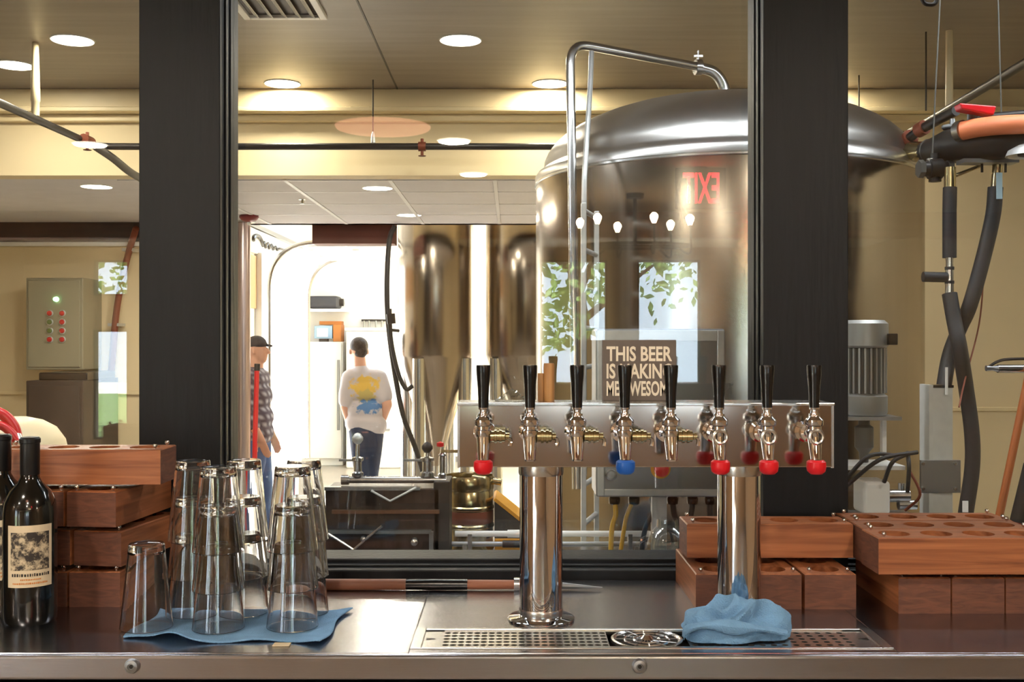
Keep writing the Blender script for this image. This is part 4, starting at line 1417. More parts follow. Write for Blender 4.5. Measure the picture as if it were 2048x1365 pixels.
gy = 3.10
gp = thing('galvanised_post', 'galvanised steel post with bracket plate right of the pump', 'post', (bx(1880, gy), gy, 0))
MB().box(bx(1862, gy), bx(1906, gy), gy, gy + 0.06, 0, zz(776, gy)).build('channel', 'pale_galv', gp, bevel=0.002)
MB().box(bx(1855, gy), bx(1863, gy), gy - 0.012, gy + 0.06, 0, zz(770, gy)).build('channel_flange', 'pale_galv', gp)
MB().box(bx(1859, gy), bx(1907, gy), gy - 0.002, gy + 0.062, zz(776, gy), zz(771, gy)).build('channel_cap', 'black_plastic', gp)
pl = MB().box(bx(1838, gy), bx(1917, gy), gy - 0.016, gy - 0.004, zz(985, gy), zz(920, gy)).build('bracket_plate', 'steel_grey', gp, bevel=0.001)
for q in ((1846, 928), (1910, 928), (1846, 978), (1910, 978)):
    MB().lathe([(0, 0.006), (0.004, 0.006), (0.005, 0.0)], P(q[0], q[1], gy - 0.016), 10, mt).build('screw', 'steel', pl, True)
MB().cyl(P(1893, 790, gy - 0.01), P(1893, 735, gy - 0.01), 0.004).build('sensor_rod', 'white', gp, True)

hy = 3.45
hs = thing('insulated_hose', 'black insulated hose dropping straight from the valve then bowing right', 'hose', P(1900, 340, hy), 'crossing black hoses')
MB().tube([P(1900, 375, hy), P(1899, 420, hy), P(1899, 516, hy)], 0.0215, 16).build('upper_sleeve', 'black_rubber', hs, True)
MB().tube([P(1900, 335, hy), P(1900, 380, hy)], 0.018, 16).build('top_fitting', 'brass', hs, True)
MB().tube([P(1899, 512, hy), P(1899, 525, hy), P(1899, 545, hy), P(1899, 590, hy)], [0.013, 0.011, 0.0125, 0.0135], 16).build('middle_fitting', 'steel', hs, True)
MB().tube([P(1899, 534, hy), P(1899, 540, hy)], 0.0145, 16).tube([P(1899, 562, hy), P(1899, 568, hy)], 0.0145, 16).build('fitting_ring', 'black_rubber', hs, True)
MB().tube([P(1893, 555, hy), P(1846, 554, hy)], 0.0165, 14).build('side_branch', 'black_rubber', hs, True)
MB().tube(spline([P(1899, 588, hy), P(1908, 640, hy - .02), P(1920, 700, hy - .05), P(1934, 790, hy), P(1944, 870, hy), P(1944, 940, hy), P(1930, 1040, hy), P(1925, 1120, hy)], 6), 0.0235, 16).build('lower_sleeve', 'black_rubber', hs, True)
q = P(1931, 1014, hy - 0.026)
MB().box(q.x - 0.009, q.x + 0.009, q.y, q.y + 0.003, q.z - 0.018, q.z + 0.018).build('hose_label', 'white', hs)
h2 = thing('insulated_hose', 'black insulated hose slanting down left across the other one', 'hose', P(1996, 340, hy), 'crossing black hoses')
MB().tube(spline([P(1991, 375, hy), P(1986, 430, hy), P(1968, 510, hy), P(1940, 610, hy - .01), P(1918, 660, hy + .03), P(1898, 715, hy + .04), P(1885, 790, hy)], 6), 0.0235, 16).build('sleeve', 'black_rubber', h2, True)
MB().tube([P(1995, 330, hy), P(1991, 380, hy)], 0.016, 14).build('top_fitting', 'brass', h2, True)
q = P(1998, 372, hy - 0.022)
MB().box(q.x - 0.009, q.x + 0.009, q.y - .004, q.y, q.z - 0.042, q.z + 0.042).build('hose_tag', mat('pale_blue_tag', (176, 206, 220), 0.4), h2)
tag(MB().tube(spline([P(1968, 545, 3.5), P(1958, 650, 3.48), P(1930, 760, 3.4), P(1918, 815, 3.35)], 6), 0.0028, 6).build('control_wire', 'copper_red', None, True), 'thin copper-coloured wire running down beside the black hoses', 'wire')

# pipe assembly in the upper right corner
va = thing('valve_assembly', 'dark pipe manifold with red lever valve and salmon hose upper right', 'pipework', P(1900, 300, 3.6))
MB().tube(spline([P(1835, 305, 3.75), P(1870, 300, 3.65), P(1915, 290, 3.5), P(2000, 285, 3.4), P(2110, 275, 3.3)], 6), [0.028 + 0.026 * min(1, i / 10) for i in range(25)], 18).build('large_pipe', 'black_iron', va, True)
MB().tube([P(1888, 298, 3.6), P(1897, 296, 3.58)], 0.055, 18).tube([P(1912, 292, 3.53), P(1921, 291, 3.51)], 0.057, 18).build('pipe_coupling', 'motor_dark', va, True)
MB().tube(spline([P(1925, 262, 3.42), P(1960, 255, 3.38), P(2010, 250, 3.32), P(2110, 247, 3.25)], 6), 0.030, 16).build('salmon_hose', 'orange_hose', va, True)
MB().tube([P(1916, 264, 3.44), P(1928, 261, 3.42)], 0.034, 16).build('hose_clamp', 'steel', va, True)
lv = MB().prism([(P(1912, 210, 3.4).x, P(1912, 210, 3.4).z), (P(1985, 222, 3.4).x, P(1985, 216, 3.4).z), (P(1980, 236, 3.4).x, P(1980, 234, 3.4).z), (P(1916, 224, 3.4).x, P(1916, 222, 3.4).z)], 'Y', 3.37, 3.42).build('valve_lever', 'red_plastic', va, bevel=0.004)
MB().cyl(P(1945, 222, 3.42), P(1945, 262, 3.46), 0.016).build('valve_stem', 'steel_grey', va, True)
MB().tube([P(1952, 238, 3.46), P(2000, 234, 3.42), P(2110, 225, 3.35)], 0.016, 14).build('upper_pipe', 'black_iron', va, True)
vb_ = P(1870, 338, 3.52)
MB().tube([vb_ + Vector((-0.040, 0, 0)), vb_ + Vector((-0.022, 0, 0)), vb_ + Vector((-0.020, 0, 0)), vb_ + Vector((0.020, 0, 0)), vb_ + Vector((0.022, 0, 0)), vb_ + Vector((0.042, 0, 0))],
          [0.024, 0.026, 0.034, 0.034, 0.026, 0.024], 14).cyl(vb_, vb_ + Vector((0, 0, -0.042)), 0.020).cyl(vb_, vb_ + Vector((0, 0, 0.05)), 0.014).build('valve_body', 'black_iron', va, True)
MB().tube([vb_ + Vector((-0.055, 0, 0)), vb_ + Vector((-0.038, 0, 0))], 0.030, 6).tube([vb_ + Vector((0.038, 0, 0)), vb_ + Vector((0.054, 0, 0))], 0.030, 6).build('hex_union', 'motor_dark', va)
MB().tube([P(1822, 300, 3.80), P(1836, 304, 3.75), P(1852, 303, 3.70)], [0.030, 0.036, 0.034], 16).build('elbow_fitting', 'brass', va, True)
MB().tube([P(1856, 302, 3.69), P(1866, 301, 3.67)], 0.041, 18).build('pipe_coupling', 'motor_dark', va, True)
MB().tube(bend([P(1812, 282, 3.86), P(1836, 262, 3.80), P(1880, 238, 3.70), P(1912, 222, 3.62)], 0.04), 0.017, 14).build('branch_pipe', 'black_iron', va, True)
MB().tube([P(1836, 262, 3.80), P(1850, 254, 3.77)], 0.026, 14).tube([P(1812, 284, 3.87), P(1822, 274, 3.84)], 0.030, 14).build('branch_fitting', 'copper_red', va, True)
MB().lathe([(0.030, -0.004), (0.034, 0.0), (0.034, 0.008), (0.010, 0.012), (0.008, 0.03), (0, 0.03)], P(1905, 256, 3.55), 16).build('bleed_cap', 'steel_grey', va, True)
MB().box(P(1920, 330, 3.45).x, P(2030, 325, 3.45).x, 3.42, 3.48, P(0, 328, 3.45).z, P(0, 320, 3.45).z).build('support_bar', 'steel_grey', va)
for px in (1964, 2011):
    MB().cyl(P(px, 345, 3.45), P(px, 318, 3.45), 0.004).build('hanger_bolt', 'black_iron', va, True)
MB().tube([P(1910, 352, 3.5), P(1965, 330, 3.48)], 0.006, 8).build('tie_rod', 'brass', va, True)
for a, b in (((1882, -40), (1862, 365)), ((1995, -40), (2003, 236))):
    MB().tube([P(a[0], a[1], 3.52), P(b[0], b[1], 3.52)], 0.0026, 6).build('hanger_wire', 'motor_dark', va, True)
MB().lathe([(0.010, -0.010), (0.014, 0.0), (0.014, 0.012), (0.008, 0.016)], P(1862, 325, 3.52), 12).build('wire_nut', 'steel', va, True)
o = thing('hood_lamp', 'pale lamp hood cut off at the right edge below the pipes', 'lamp', P(2060, 300, 3.3))
MB().lathe([(0.001, 0.03), (0.03, 0.028), (0.06, 0.012), (0.068, -0.006), (0.060, -0.006), (0.03, 0.018), (0.0, 0.02)], P(2058, 308, 3.3), 24).build('hood', 'galv', o, True)
MB().cyl(P(2058, 300, 3.3), P(2064, 262, 3.3), 0.008).build('stem', 'galv', o, True)
# cable loop at the top edge
tag(MB().tube(spline([P(1838, -30, 3.0), P(1846, 2, 3.0), P(1858, 9, 3.0), P(1872, 4, 3.0), P(1878, -30, 3.0)], 6), 0.006, 8).build('cable_loop', 'black_rubber', None, True), 'black cable loop hanging into the top edge near the right post', 'cable')

# brooms and a spray lance leaning at the right
for a, b, m_, lab in (((2064, 720), (1995, 1050), 'wood_light', 'orange wooden broom handle leaning at the right edge'), ((2062, 930), (2034, 1045), 'black_rubber', 'black pole with red grip leaning at the right edge')):
    y = 3.28 if m_ == 'wood_light' else 3.06
    t = thing('broom', lab, 'broom', P(b[0], b[1], y))
    pa, pb = P(a[0], a[1], y), P(b[0], b[1], y)
    MB().tube([pa, pb], 0.012 if m_ == 'wood_light' else 0.02, 12).build('pole', mat('orange_pole', (176, 96, 46), 0.4) if m_ == 'wood_light' else m_, t, True)
    MB().tube([pb, pb + (pb - pa).normalized() * 0.05], [0.013, 0.020], 12).build('socket', 'brass' if m_ == 'wood_light' else 'red_plastic', t, True)
    e = pb + (pb - pa).normalized() * 0.05
    MB().box(e.x - 0.09, e.x + 0.09, e.y - 0.03, e.y + 0.03, e.z - 0.06, e.z).build('broom_head', 'yellow', t, bevel=0.004)
t = thing('work_shelf', 'low stainless shelf unit at the right behind the sill', 'shelf', (1.75, 3.2, 0))
MB().box(1.40, 2.20, 2.95, 3.4, 0.93, 0.96).build('shelf_top', 'steel', t)
for x in (1.43, 2.17):
    for y in (2.98, 3.37):
        MB().cyl((x, y, 0), (x, y, 0.93), 0.015).build('leg', 'steel', t, True)
t = thing('spray_lance', 'steel spray lance with curved guard at the right edge', 'sprayer', P(2010, 735, 3.3))
MB().tube([P(1995, 738, 3.3), P(2110, 738, 3.3)], 0.013, 12).build('barrel', 'steel', t, True)
MB().tube([P(1972, 737, 3.3), P(1986, 737, 3.3), P(1996, 738, 3.3)], [0.009, 0.007, 0.011], 12).build('nozzle', 'steel_grey', t, True)
MB().tube(spline([P(1978, 734, 3.3), P(1995, 724, 3.3), P(2020, 719, 3.3), P(2110, 717, 3.3)], 5), 0.0045, 8).build('guard', 'black_iron', t, True)

# ---------------------------------------------------------------- ceiling pipes, hangers, vent
zp = 2.71
pk = thing('sprinkler_pipe', 'black iron sprinkler pipe looping round under the brewery ceiling', 'pipe', (-2.2, 5.8, zp))
MB().tube(bend([(-2.30, 2.45, zp), (-2.24, 5.80, zp), (2.02, 5.80, zp), (1.86, 2.45, zp)], 0.10, 6), 0.0185, 14).build('pipe_run', 'black_iron', pk, True)
for x, y in ((-2.22, 5.62), (-0.485, 5.80), (2.0, 5.55)):
    MB().tube([(x - 0.02, y, zp), (x + 0.02, y, zp)] if y > 5.7 else [(x, y - 0.05, zp), (x, y + .05, zp)], 0.026, 14).build('coupling', 'copper_red', pk, True)
    s = MB().cyl((x, y, zp), (x, y, zp - 0.05), 0.008, None, 8).cyl((x, y, zp + .0), (x, y, zp + 0.042), 0.009, None, 8).lathe([(0.020, -0.052), (0.022, -0.050), (0, -0.048)], (x, y, zp), 12).build('sprinkler', 'copper_red', pk, True)
for k in (-0.75,):
    MB().cyl((k, 5.80, zp + 0.01), (k, 5.80, ZC), 0.004, None, 6).build('hanger_rod', 'black_iron', pk, True)
    MB().lathe([(0.006, 0.0), (0.014, 0.01), (0.010, 0.05), (0.004, 0.07)], (k, 5.80, zp + .01), 10).build('hanger_clip', 'galv', pk, True)
for q in ((1852, 4.9), (1718, 5.7)):
    x = bx(q[0], q[1])
    MB().cyl((x, q[1], zp), (x, q[1], ZC), 0.004, None, 6).build('hanger_rod', 'black_iron', pk, True)
x, y = -2.252, 5.08
MB().tube([(x, y, zp + 0.015), (x, y, zp + 0.08), (x, y, zp + 0.085), (x, y, zp + 0.16), (x, y, ZC)], [0.018, 0.019, 0.022, 0.020, 0.014], 14).build('drop_stem', 'cream_trim', pk, True)
x, y = 1.985, 4.88
MB().tube([(x, y, zp + 0.015), (x, y, ZC)], [0.017, 0.015], 14).build('drop_stem', 'cream_trim', pk, True)
MB().tube(spline([(-2.225, 5.74, zp - .01), (-2.16, 5.82, zp - 0.06), (-2.12, 5.95, zp - .11), (-2.10, 6.10, zp - .13)], 4), 0.022, 10).build('side_outlet', 'motor_dark', pk, True)

vt = thing('ceiling_vent', 'white louvred air vent in the ceiling at the top edge', 'vent', (-1.05, 4.40, ZC))
v0 = on_plane(475, 30, ZC)
holed(-1.16, -0.80, 4.10, 4.66, [(-1.13, -0.83, 4.13, 4.63)], 'Z', ZC - 0.018, ZC).build('vent_frame', 'white', vt, bevel=0.003)
MB().box(-1.13, -0.83, 4.13, 4.63, ZC - 0.004, ZC - 0.001).build('vent_back', 'dark_box', vt)
for k in range(5):
    x = -1.10 + 0.06 * k
    m4 = Matrix.Translation((x, 0, ZC - 0.012)) @ Matrix.Rotation(R(35), 4, 'Y')
    MB().box(-0.018, 0.018, 4.13, 4.63, -0.001, 0.001, m4).build('louvre', 'white', vt)

# ---------------------------------------------------------------- left window: panel, stand, drum, red hose
py_ = 8.20
ep = thing('button_panel', 'grey electrical panel with red and green buttons on the left wall', 'control panel', (bx(108, py_), py_, 1.8))
x0, x1 = bx(52, py_), bx(166, py_)
zb, ztp = CZ - (740 - 682.5) / F * py_, CZ - (556 - 682.5) / F * py_
MB().box(x0, x1, py_, 8.58, zb, ztp).build('enclosure', 'panel_grey', ep, bevel=0.006)
MB().box(x0 + .02, x1 - .02, py_ - 0.012, py_, zb + .02, ztp - .02).build('door', 'panel_grey', ep, bevel=0.004)
MB().lathe([(0, 0.03), (0.016, 0.028), (0.020, 0.0)], P(113, 599, py_ - .012), 16, mt).build('pilot_lamp', 'green_led', ep, True)
for j in range(4):
    for i in range(2):
        q = P(100 + 25 * i, 627 + 17.5 * j, py_ - 0.012)
        gq = (i == 0 and j in (1, 2))
        b = MB().lathe([(0.026, 0.0), (0.026, 0.008), (0.020, 0.010)], q, 16, mt).build('button', 'galv', ep, True)
        MB().lathe([(0, 0.024), (0.014, 0.022), (0.019, 0.016), (0.019, 0.006)], q, 16, mt).build('button_cap', 'green_button' if gq else 'red_button', b, True)
sd_ = thing('dark_cabinet', 'dark floor cabinet standing under the grey button panel', 'cabinet', (bx(130, 7.9), 7.9, 0))
MB().box(bx(52, 7.8), bx(166, 7.8), 7.8, 8.5, 0, zz(762, 7.8)).build('body', 'dark_box', sd_, bevel=0.006)
MB().box(bx(72, 7.8), bx(170, 7.8), 7.84, 8.4, zz(762, 7.8), zz(746, 7.8)).build('top_box', 'black_plastic', sd_, bevel=0.01)
MB().box(bx(58, 7.8), bx(160, 7.8), 7.79, 7.8, 0.1, zz(772, 7.8)).build('door', 'dark_box', sd_, bevel=0.003)
dc = Vector((bx(28, 3.4), 3.4, 0))
dr = thing('cream_drum', 'cream plastic drum with rounded lid behind the left flight boards', 'drum', dc)
zd = zz(834, 3.4)
MB().lathe([(0, 0), (0.15, 0), (0.155, 0.02), (0.155, zd - 0.16), (0.160, zd - 0.15)], dc, 40).build('drum_body', 'cream_trim', dr, True)
MB().lathe([(0.160, zd - 0.15), (0.162, zd - 0.12), (0.152, zd - 0.075), (0.125, zd - 0.035), (0.085, zd - 0.012), (0.04, zd - 0.001), (0, zd)], dc, 40).build('lid', 'cream_trim', dr, True)
rh = thing('red_hose', 'glossy red hose coiled over the cream drum at left edge', 'hose', dc + Vector((-0.08, -0.1, zd - 0.1)))
MB().tube(spline([P(-60, 815, 3.20), P(-15, 822, 3.2), P(12, 835, 3.2), P(30, 862, 3.2), P(34, 905, 3.2)], 6), 0.017, 12).tube(spline([P(-60, 845, 3.17), P(-5, 850, 3.17), P(18, 862, 3.17), P(36, 885, 3.17)], 6), 0.013, 12).build('hose_coil', 'red_plastic', rh, True)
MB().tube([P(32, 872, 3.18), P(38, 890, 3.17)], 0.016, 10).build('hose_clip', 'steel', rh, True)
rp_ = thing('red_conduit', 'red hose running down the wall right of the grey panel', 'hose', P(240, 600, 8.4))
MB().tube(spline([P(272, 458, 8.42), P(270, 464, 8.43), P(256, 510, 8.45), P(240, 580, 8.45), P(231, 640, 8.45), P(226, 700, 8.45), P(222, 748, 8.45)], 6), 0.026, 10).build('hose_run', 'copper_red', rp_, True)
for px, py in ((258, 500), (230, 650)):
    q = P(px, py, 8.47)
    MB().box(q.x - .045, q.x + .045, q.y - .035, q.y + .1, q.z - .012, q.z + .012).build('hose_clip', 'galv', rp_)

# ---------------------------------------------------------------- passage ceiling fittings
q = on_plane(605, 398, ZA)
t = thing('ceiling_sprinkler', 'tiny chrome sprinkler head in the tiled passage ceiling', 'sprinkler', q)
MB().lathe([(0.028, -0.001), (0.026, -0.006), (0.010, -0.010), (0.007, -0.03), (0, -0.03)], q, 16).build('escutcheon', 'steel', t, True)
MB().lathe([(0, -0.034), (0.018, -0.034), (0.018, -0.031), (0, -0.030)], q, 14).build('deflector', 'steel_grey', t, True)
q = on_plane(498, 430, ZA)
t = thing('fire_alarm', 'dark red round fire alarm on the passage ceiling', 'alarm', q)
MB().lathe([(0.070, 0.0), (0.072, -0.02), (0.055, -0.042), (0.022, -0.055), (0, -0.056)], q, 28).build('alarm_body', mat('dark_red', (120, 26, 34), 0.35), t, True)
MB().lathe([(0.016, -0.054), (0.014, -0.075), (0, -0.080)], q, 14).build('strobe', 'white', t, True)

# ---------------------------------------------------------------- conical fermenters in the back room
def fermenter(cx, cy, r, zbot, label, legs):
    c = Vector((cx, cy, 0))
    t = thing('conical_fermenter', label, 'tank', c, 'conical fermenters in the back room')
    MB().lathe([(r * .985, zbot - 0.01), (r, zbot + 0.01), (r, 3.25), (r * .9, 3.35), (r * .4, 3.44), (0, 3.46)], c, 64).build('shell', 'steel_tank', t, True)
    MB().lathe([(0.0, zbot - 0.98), (0.05, zbot - 0.98), (0.06, zbot - 0.93), (r * .985, zbot - 0.01)], c, 64).build('cone', 'steel_tank', t, True)
    MB().lathe([(0.03, zbot - 1.10), (0.05, zbot - 1.08), (0.05, zbot - .98)], c, 20).build('outlet', 'steel', t, True)
    for a in legs:
        q = c + Vector((math.cos(a) * r * .93, math.sin(a) * r * .93, 0))
        MB().cyl(q, q + Vector((0, 0, zbot - 0.02)), 0.058, None, 20).build('leg', 'steel', t, True)
    return t


fermenter(-0.683, 9.60, 0.335, zz(712, 9.6), 'conical steel fermenter nearest the man in white', (R(247), R(330), R(70), R(150)))
fermenter(0.170, 9.62, 0.405, zz(712, 9.6), 'conical steel fermenter half hidden by the big tank', (R(215), R(325), R(60), R(150)))
# hoses hanging from the ceiling in front of it
t = thing('hanging_hose', 'black rubber hose hanging down left of the conical fermenter', 'hose', P(780, 455, 8.5), 'hoses hanging by the fermenter')
MB().tube(spline([P(790, 452, 8.5), P(779, 480, 8.5), P(774, 560, 8.5), P(776, 640, 8.5), P(787, 730, 8.5), P(806, 830, 8.5), P(832, 900, 8.5), P(850, 960, 8.5)], 6), 0.020, 12).build('hose_run', 'black_rubber', t, True)
MB().tube([P(776, 660, 8.5), P(798, 662, 8.55)], 0.012, 8).build('hose_tie', 'black_rubber', t, True)
t = thing('hanging_hose', 'shorter black hose curling up beside the longer one', 'hose', P(780, 620, 8.45), 'hoses hanging by the fermenter')
MB().tube(spline([P(779, 618, 8.45), P(782, 680, 8.45), P(796, 745, 8.45), P(812, 778, 8.45), P(826, 772, 8.45)], 6), 0.017, 12).build('hose_run', 'black_rubber', t, True)
MB().tube([P(781, 628, 8.43), P(783, 648, 8.43)], 0.034, 10).build('hose_fitting', 'black_iron', t, True)

# steel column and red pole at the left of the passage
sy = 8.40
t = thing('steel_column', 'slim polished steel column beside the left black post', 'column', (bx(488, sy), sy, 0))
MB().cyl((bx(488, sy), sy, 0), (bx(488, sy), sy, ZA), 0.050, None, 24).build('shaft', mat('rosy_steel', (196, 178, 176), 0.28, 0.8), t, True)
MB().lathe([(0.09, 0.0), (0.09, 0.015), (0.055, 0.02)], (bx(488, sy), sy, 0), 24).lathe([(0.055, ZA - 0.02), (0.09, ZA - 0.015), (0.09, ZA)], (bx(488, sy), sy, 0), 24).build('end_plate', 'steel', t, True)
t = thing('red_pole', 'red pole leaning by the man in the plaid shirt', 'pole', P(508, 900, 8.45))
MB().tube([P(514, 735, 8.5), P(510, 880, 8.45), Vector((P(507, 880, 8.42).x, 8.42, 0.0))], 0.020, 10).build('shaft', 'red_plastic', t, True)
MB().tube([P(514.5, 728, 8.5), P(514, 742, 8.5)], 0.023, 10).build('end_cap', 'black_rubber', t, True)

# maroon beam box under the header
tag(MB().box(bx(627, 8.8), bx(790, 8.8), 8.74, 8.95, zz(489, 8.8), ZA + 0.06).build('maroon_beam', 'maroon', None, False, 0.004), 'dark maroon boxed beam under the ceiling of the bright room', 'beam')

# script sign on the left wall of the back room
t = thing('script_sign', 'white sign with black swirling script high on the left wall', 'sign', (-2.27, 9.3, 2.45))
MB().box(-2.302, -2.275, 8.95, 10.4, 2.44, 2.655).build('sign_board', 'white', t, bevel=0.003)


def on_left(px, py, x=-2.268):
    y = x * F / (px - 1024)
    return Vector((x, y, CZ - (py - 682.5) / F * y))


stroke = [(506, 482), (507, 475), (513, 472), (519, 475), (523, 483), (526, 491)]
stroke2 = [(525, 492), (529, 485), (531, 495), (536, 487), (538, 497), (543, 490), (546, 499), (551, 494), (554, 500), (560, 498), (574, 503)]
MB().tube(spline([on_left(*p) for p in stroke], 5), 0.020, 8).build('script_swirl', 'black_plastic', t, True)
MB().tube(spline([on_left(*p) for p in stroke2], 5), 0.014, 8).build('script_word', 'black_plastic', t, True)

# garage door rolled up on its track
gd = thing('garage_door', 'white sectional garage door rolled up flat under its curved track', 'garage door', (-1.3, 10.7, 2.5))
dz = 2.52
for k in range(2):
    xa = -1.93 + k * 0.42
    p_ = MB().box(xa + 0.006, xa + 0.414, 9.78, 11.56, dz, dz + 0.045).build('door_panel', 'white', gd, bevel=0.004)
    for y in (10.0, 10.65, 11.3):
        MB().box(xa + 0.03, xa + 0.09, y - 0.03, y + 0.03, dz - 0.02, dz).build('hinge', 'steel', p_)
for y in (9.74, 11.59):
    MB().tube(bend([(-2.20, y, 0.0), (-2.20, y, dz + 0.02), (-1.08, y, dz + 0.06)], 0.42, 10), 0.024, 8).build('track', 'steel', gd, True)
for x in (-1.6, -1.15):
    MB().cyl((x, 9.74, dz + 0.04), (x, 9.74, 3.70), 0.010, None, 6).build('track_hanger', 'steel', gd, True)

# white fittings along the far wall
fy = 14.3
t = thing('wall_heater', 'dark grey box unit on a white wall bracket in the far corner', 'heater', P(646, 604, 14.6))
MB().box(bx(614, 14.4), bx(676, 14.4), 14.4, 14.75, zz(617, 14.4), zz(592, 14.4)).build('casing', mat('dark_slate', (52, 58, 70), 0.45), t, bevel=0.04, seg=4)
MB().cyl((bx(676, 14.5), 14.55, zz(605, 14.5)), (bx(686, 14.5), 14.55, zz(605, 14.5)), 0.05, None, 14).build('end_knob', 'dark_box', t, True)
MB().box(bx(610, 14.4), bx(690, 14.4), 14.38, 14.80, zz(624, 14.4), zz(618, 14.4)).build('wall_shelf', 'white', t)
t = thing('white_fridge', 'tall white refrigerator under the shelf in the far corner', 'refrigerator', (bx(645, fy), fy, 0))
MB().box(bx(608, fy), bx(686, fy), fy, 14.78, 0, zz(684, fy)).build('body', 'white', t, bevel=0.01)
dq = MB().box(bx(610, fy), bx(684, fy), fy - 0.05, fy - 0.005, 0.1, zz(686, fy)).build('door', 'white', t, bevel=0.01)
MB().box(bx(676, fy), bx(681, fy), fy - 0.09, fy - 0.06, zz(860, fy), zz(720, fy)).build('handle', 'steel_grey', dq, bevel=0.004)
t = thing('desktop_monitor', 'small pale monitor standing on the white refrigerator', 'monitor', (bx(643, 14.4), 14.4, zz(684, fy)))
MB().box(bx(628, 14.4), bx(664, 14.4), 14.4, 14.5, zz(678, 14.4), zz(652, 14.4)).build('casing', mat('pale_blue_plastic', (150, 180, 206), 0.4), t, bevel=0.01)
MB().box(bx(634, 14.4), bx(656, 14.4), 14.39, 14.40, zz(674, 14.4), zz(657, 14.4)).build('screen', 'white', t)
MB().box(bx(638, 14.4), bx(654, 14.4), 14.4, 14.55, zz(684, fy) + 0.001, zz(678, 14.4)).build('foot', 'dark_box', t)
tag(MB().box(bx(668, 14.5), bx(684, 14.5), 14.42, 14.7, zz(684, fy) + .001, zz(650, 14.5)).build('cardboard_box', 'cardboard', None, False, 0.006), 'brown cardboard carton beside the monitor on the refrigerator', 'box')
tag(MB().box(bx(640, 14.6), bx(684, 14.6), 14.55, 14.75, zz(650, 14.6), zz(643, 14.6)).build('flat_carton', 'cardboard', None, False, 0.004), 'flat orange carton lying across the monitor and the carton', 'box')
t = thing('chest_freezer', 'wide white chest unit behind the man in white', 'freezer', (bx(740, 14.0), 14.0, 0))
MB().box(bx(692, 14.0), bx(800, 14.0), 14.0, 14.7, 0, zz(662, 14.0)).build('body', 'white', t, bevel=0.02)
MB().box(bx(690, 14.0), bx(802, 14.0), 13.97, 14.72, zz(662, 14.0), zz(656, 14.0)).build('lid', 'white', t, bevel=0.01)
MB().box(bx(700, 14.0), bx(780, 14.0), 13.985, 14.0, zz(862, 14.0), zz(858, 14.0)).build('seam', 'steel_grey', t)
t = thing('wall_rail', 'dark tool rail on the far white wall', 'rail', (bx(745, 14.7), 14.7, zz(641, 14.7)))
MB().box(bx(722, 14.7), bx(772, 14.7), 14.74, 14.78, zz(643, 14.7), zz(639, 14.7)).build('bar', 'dark_box', t)
for px in (728, 738, 752, 764):
    MB().cyl(P(px, 642, 14.72), P(px, 655, 14.72), 0.012, None, 8).build('hung_tool', 'steel_grey', t)

# ================================================================ PEOPLE
def caps(mb, p0, p1, r0, r1=None, n=14):
    r1 = r0 if r1 is None else r1
    p0, p1 = Vector(p0), Vector(p1)
    mb.ell(p0, r0, r0, r0, n)
    mb.ell(p1, r1, r1, r1, n)
    if (p1 - p0).length > 1e-4:
        mb.tube([p0, p1], [r0, r1], n)
    return mb


def chain(mb, pts, rs):
    for a, b, ra, rb in zip(pts, pts[1:], rs, rs[1:]):
        caps(mb, a, b, ra, rb)
    return mb


def skin_over(mb, name, m, parent, voxel=0.010, smooth=6):
    o = mb.build(name, m, parent, True, flip=False)
    rm = o.modifiers.new('surface', 'REMESH')
    rm.mode = 'VOXEL'
    rm.voxel_size = voxel
    rm.use_smooth_shade = True
    sm = o.modifiers.new('soften', 'SMOOTH')
    sm.iterations = smooth
    sm.factor = 0.5
    return o


def hand(mb, wrist, direction, palm_n, side):
    """palm and five slightly curled fingers, merged into the arm"""
    d = Vector(direction).normalized()
    n = Vector(palm_n).normalized()
    s = d.cross(n).normalized() * side
    w = Vector(wrist)
    k = w + d * 0.085
    for t in (-0.026, -0.009, 0.009, 0.026):
        caps(mb, w + d * 0.02 + s * t * .7, k + s * t, 0.014, 0.012, 10)
    for t, ln in ((-0.027, 0.060), (-0.009, 0.078), (0.009, 0.084), (0.027, 0.074)):
        a = k + s * t
        b = a + d * ln * .5 + n * 0.006
        e = b + (d * .75 + n * .65).normalized() * ln * .5
        chain(mb, [a, b, e], [0.0098, 0.0088, 0.0074])
    a = w + d * 0.025 + s * 0.026
    b = a + (d * .6 + s * .8).normalized() * 0.045
    chain(mb, [a, b, b + (d * .85 + s * .3 + n * .3).normalized() * 0.035], [0.014, 0.0115, 0.009])
    return mb


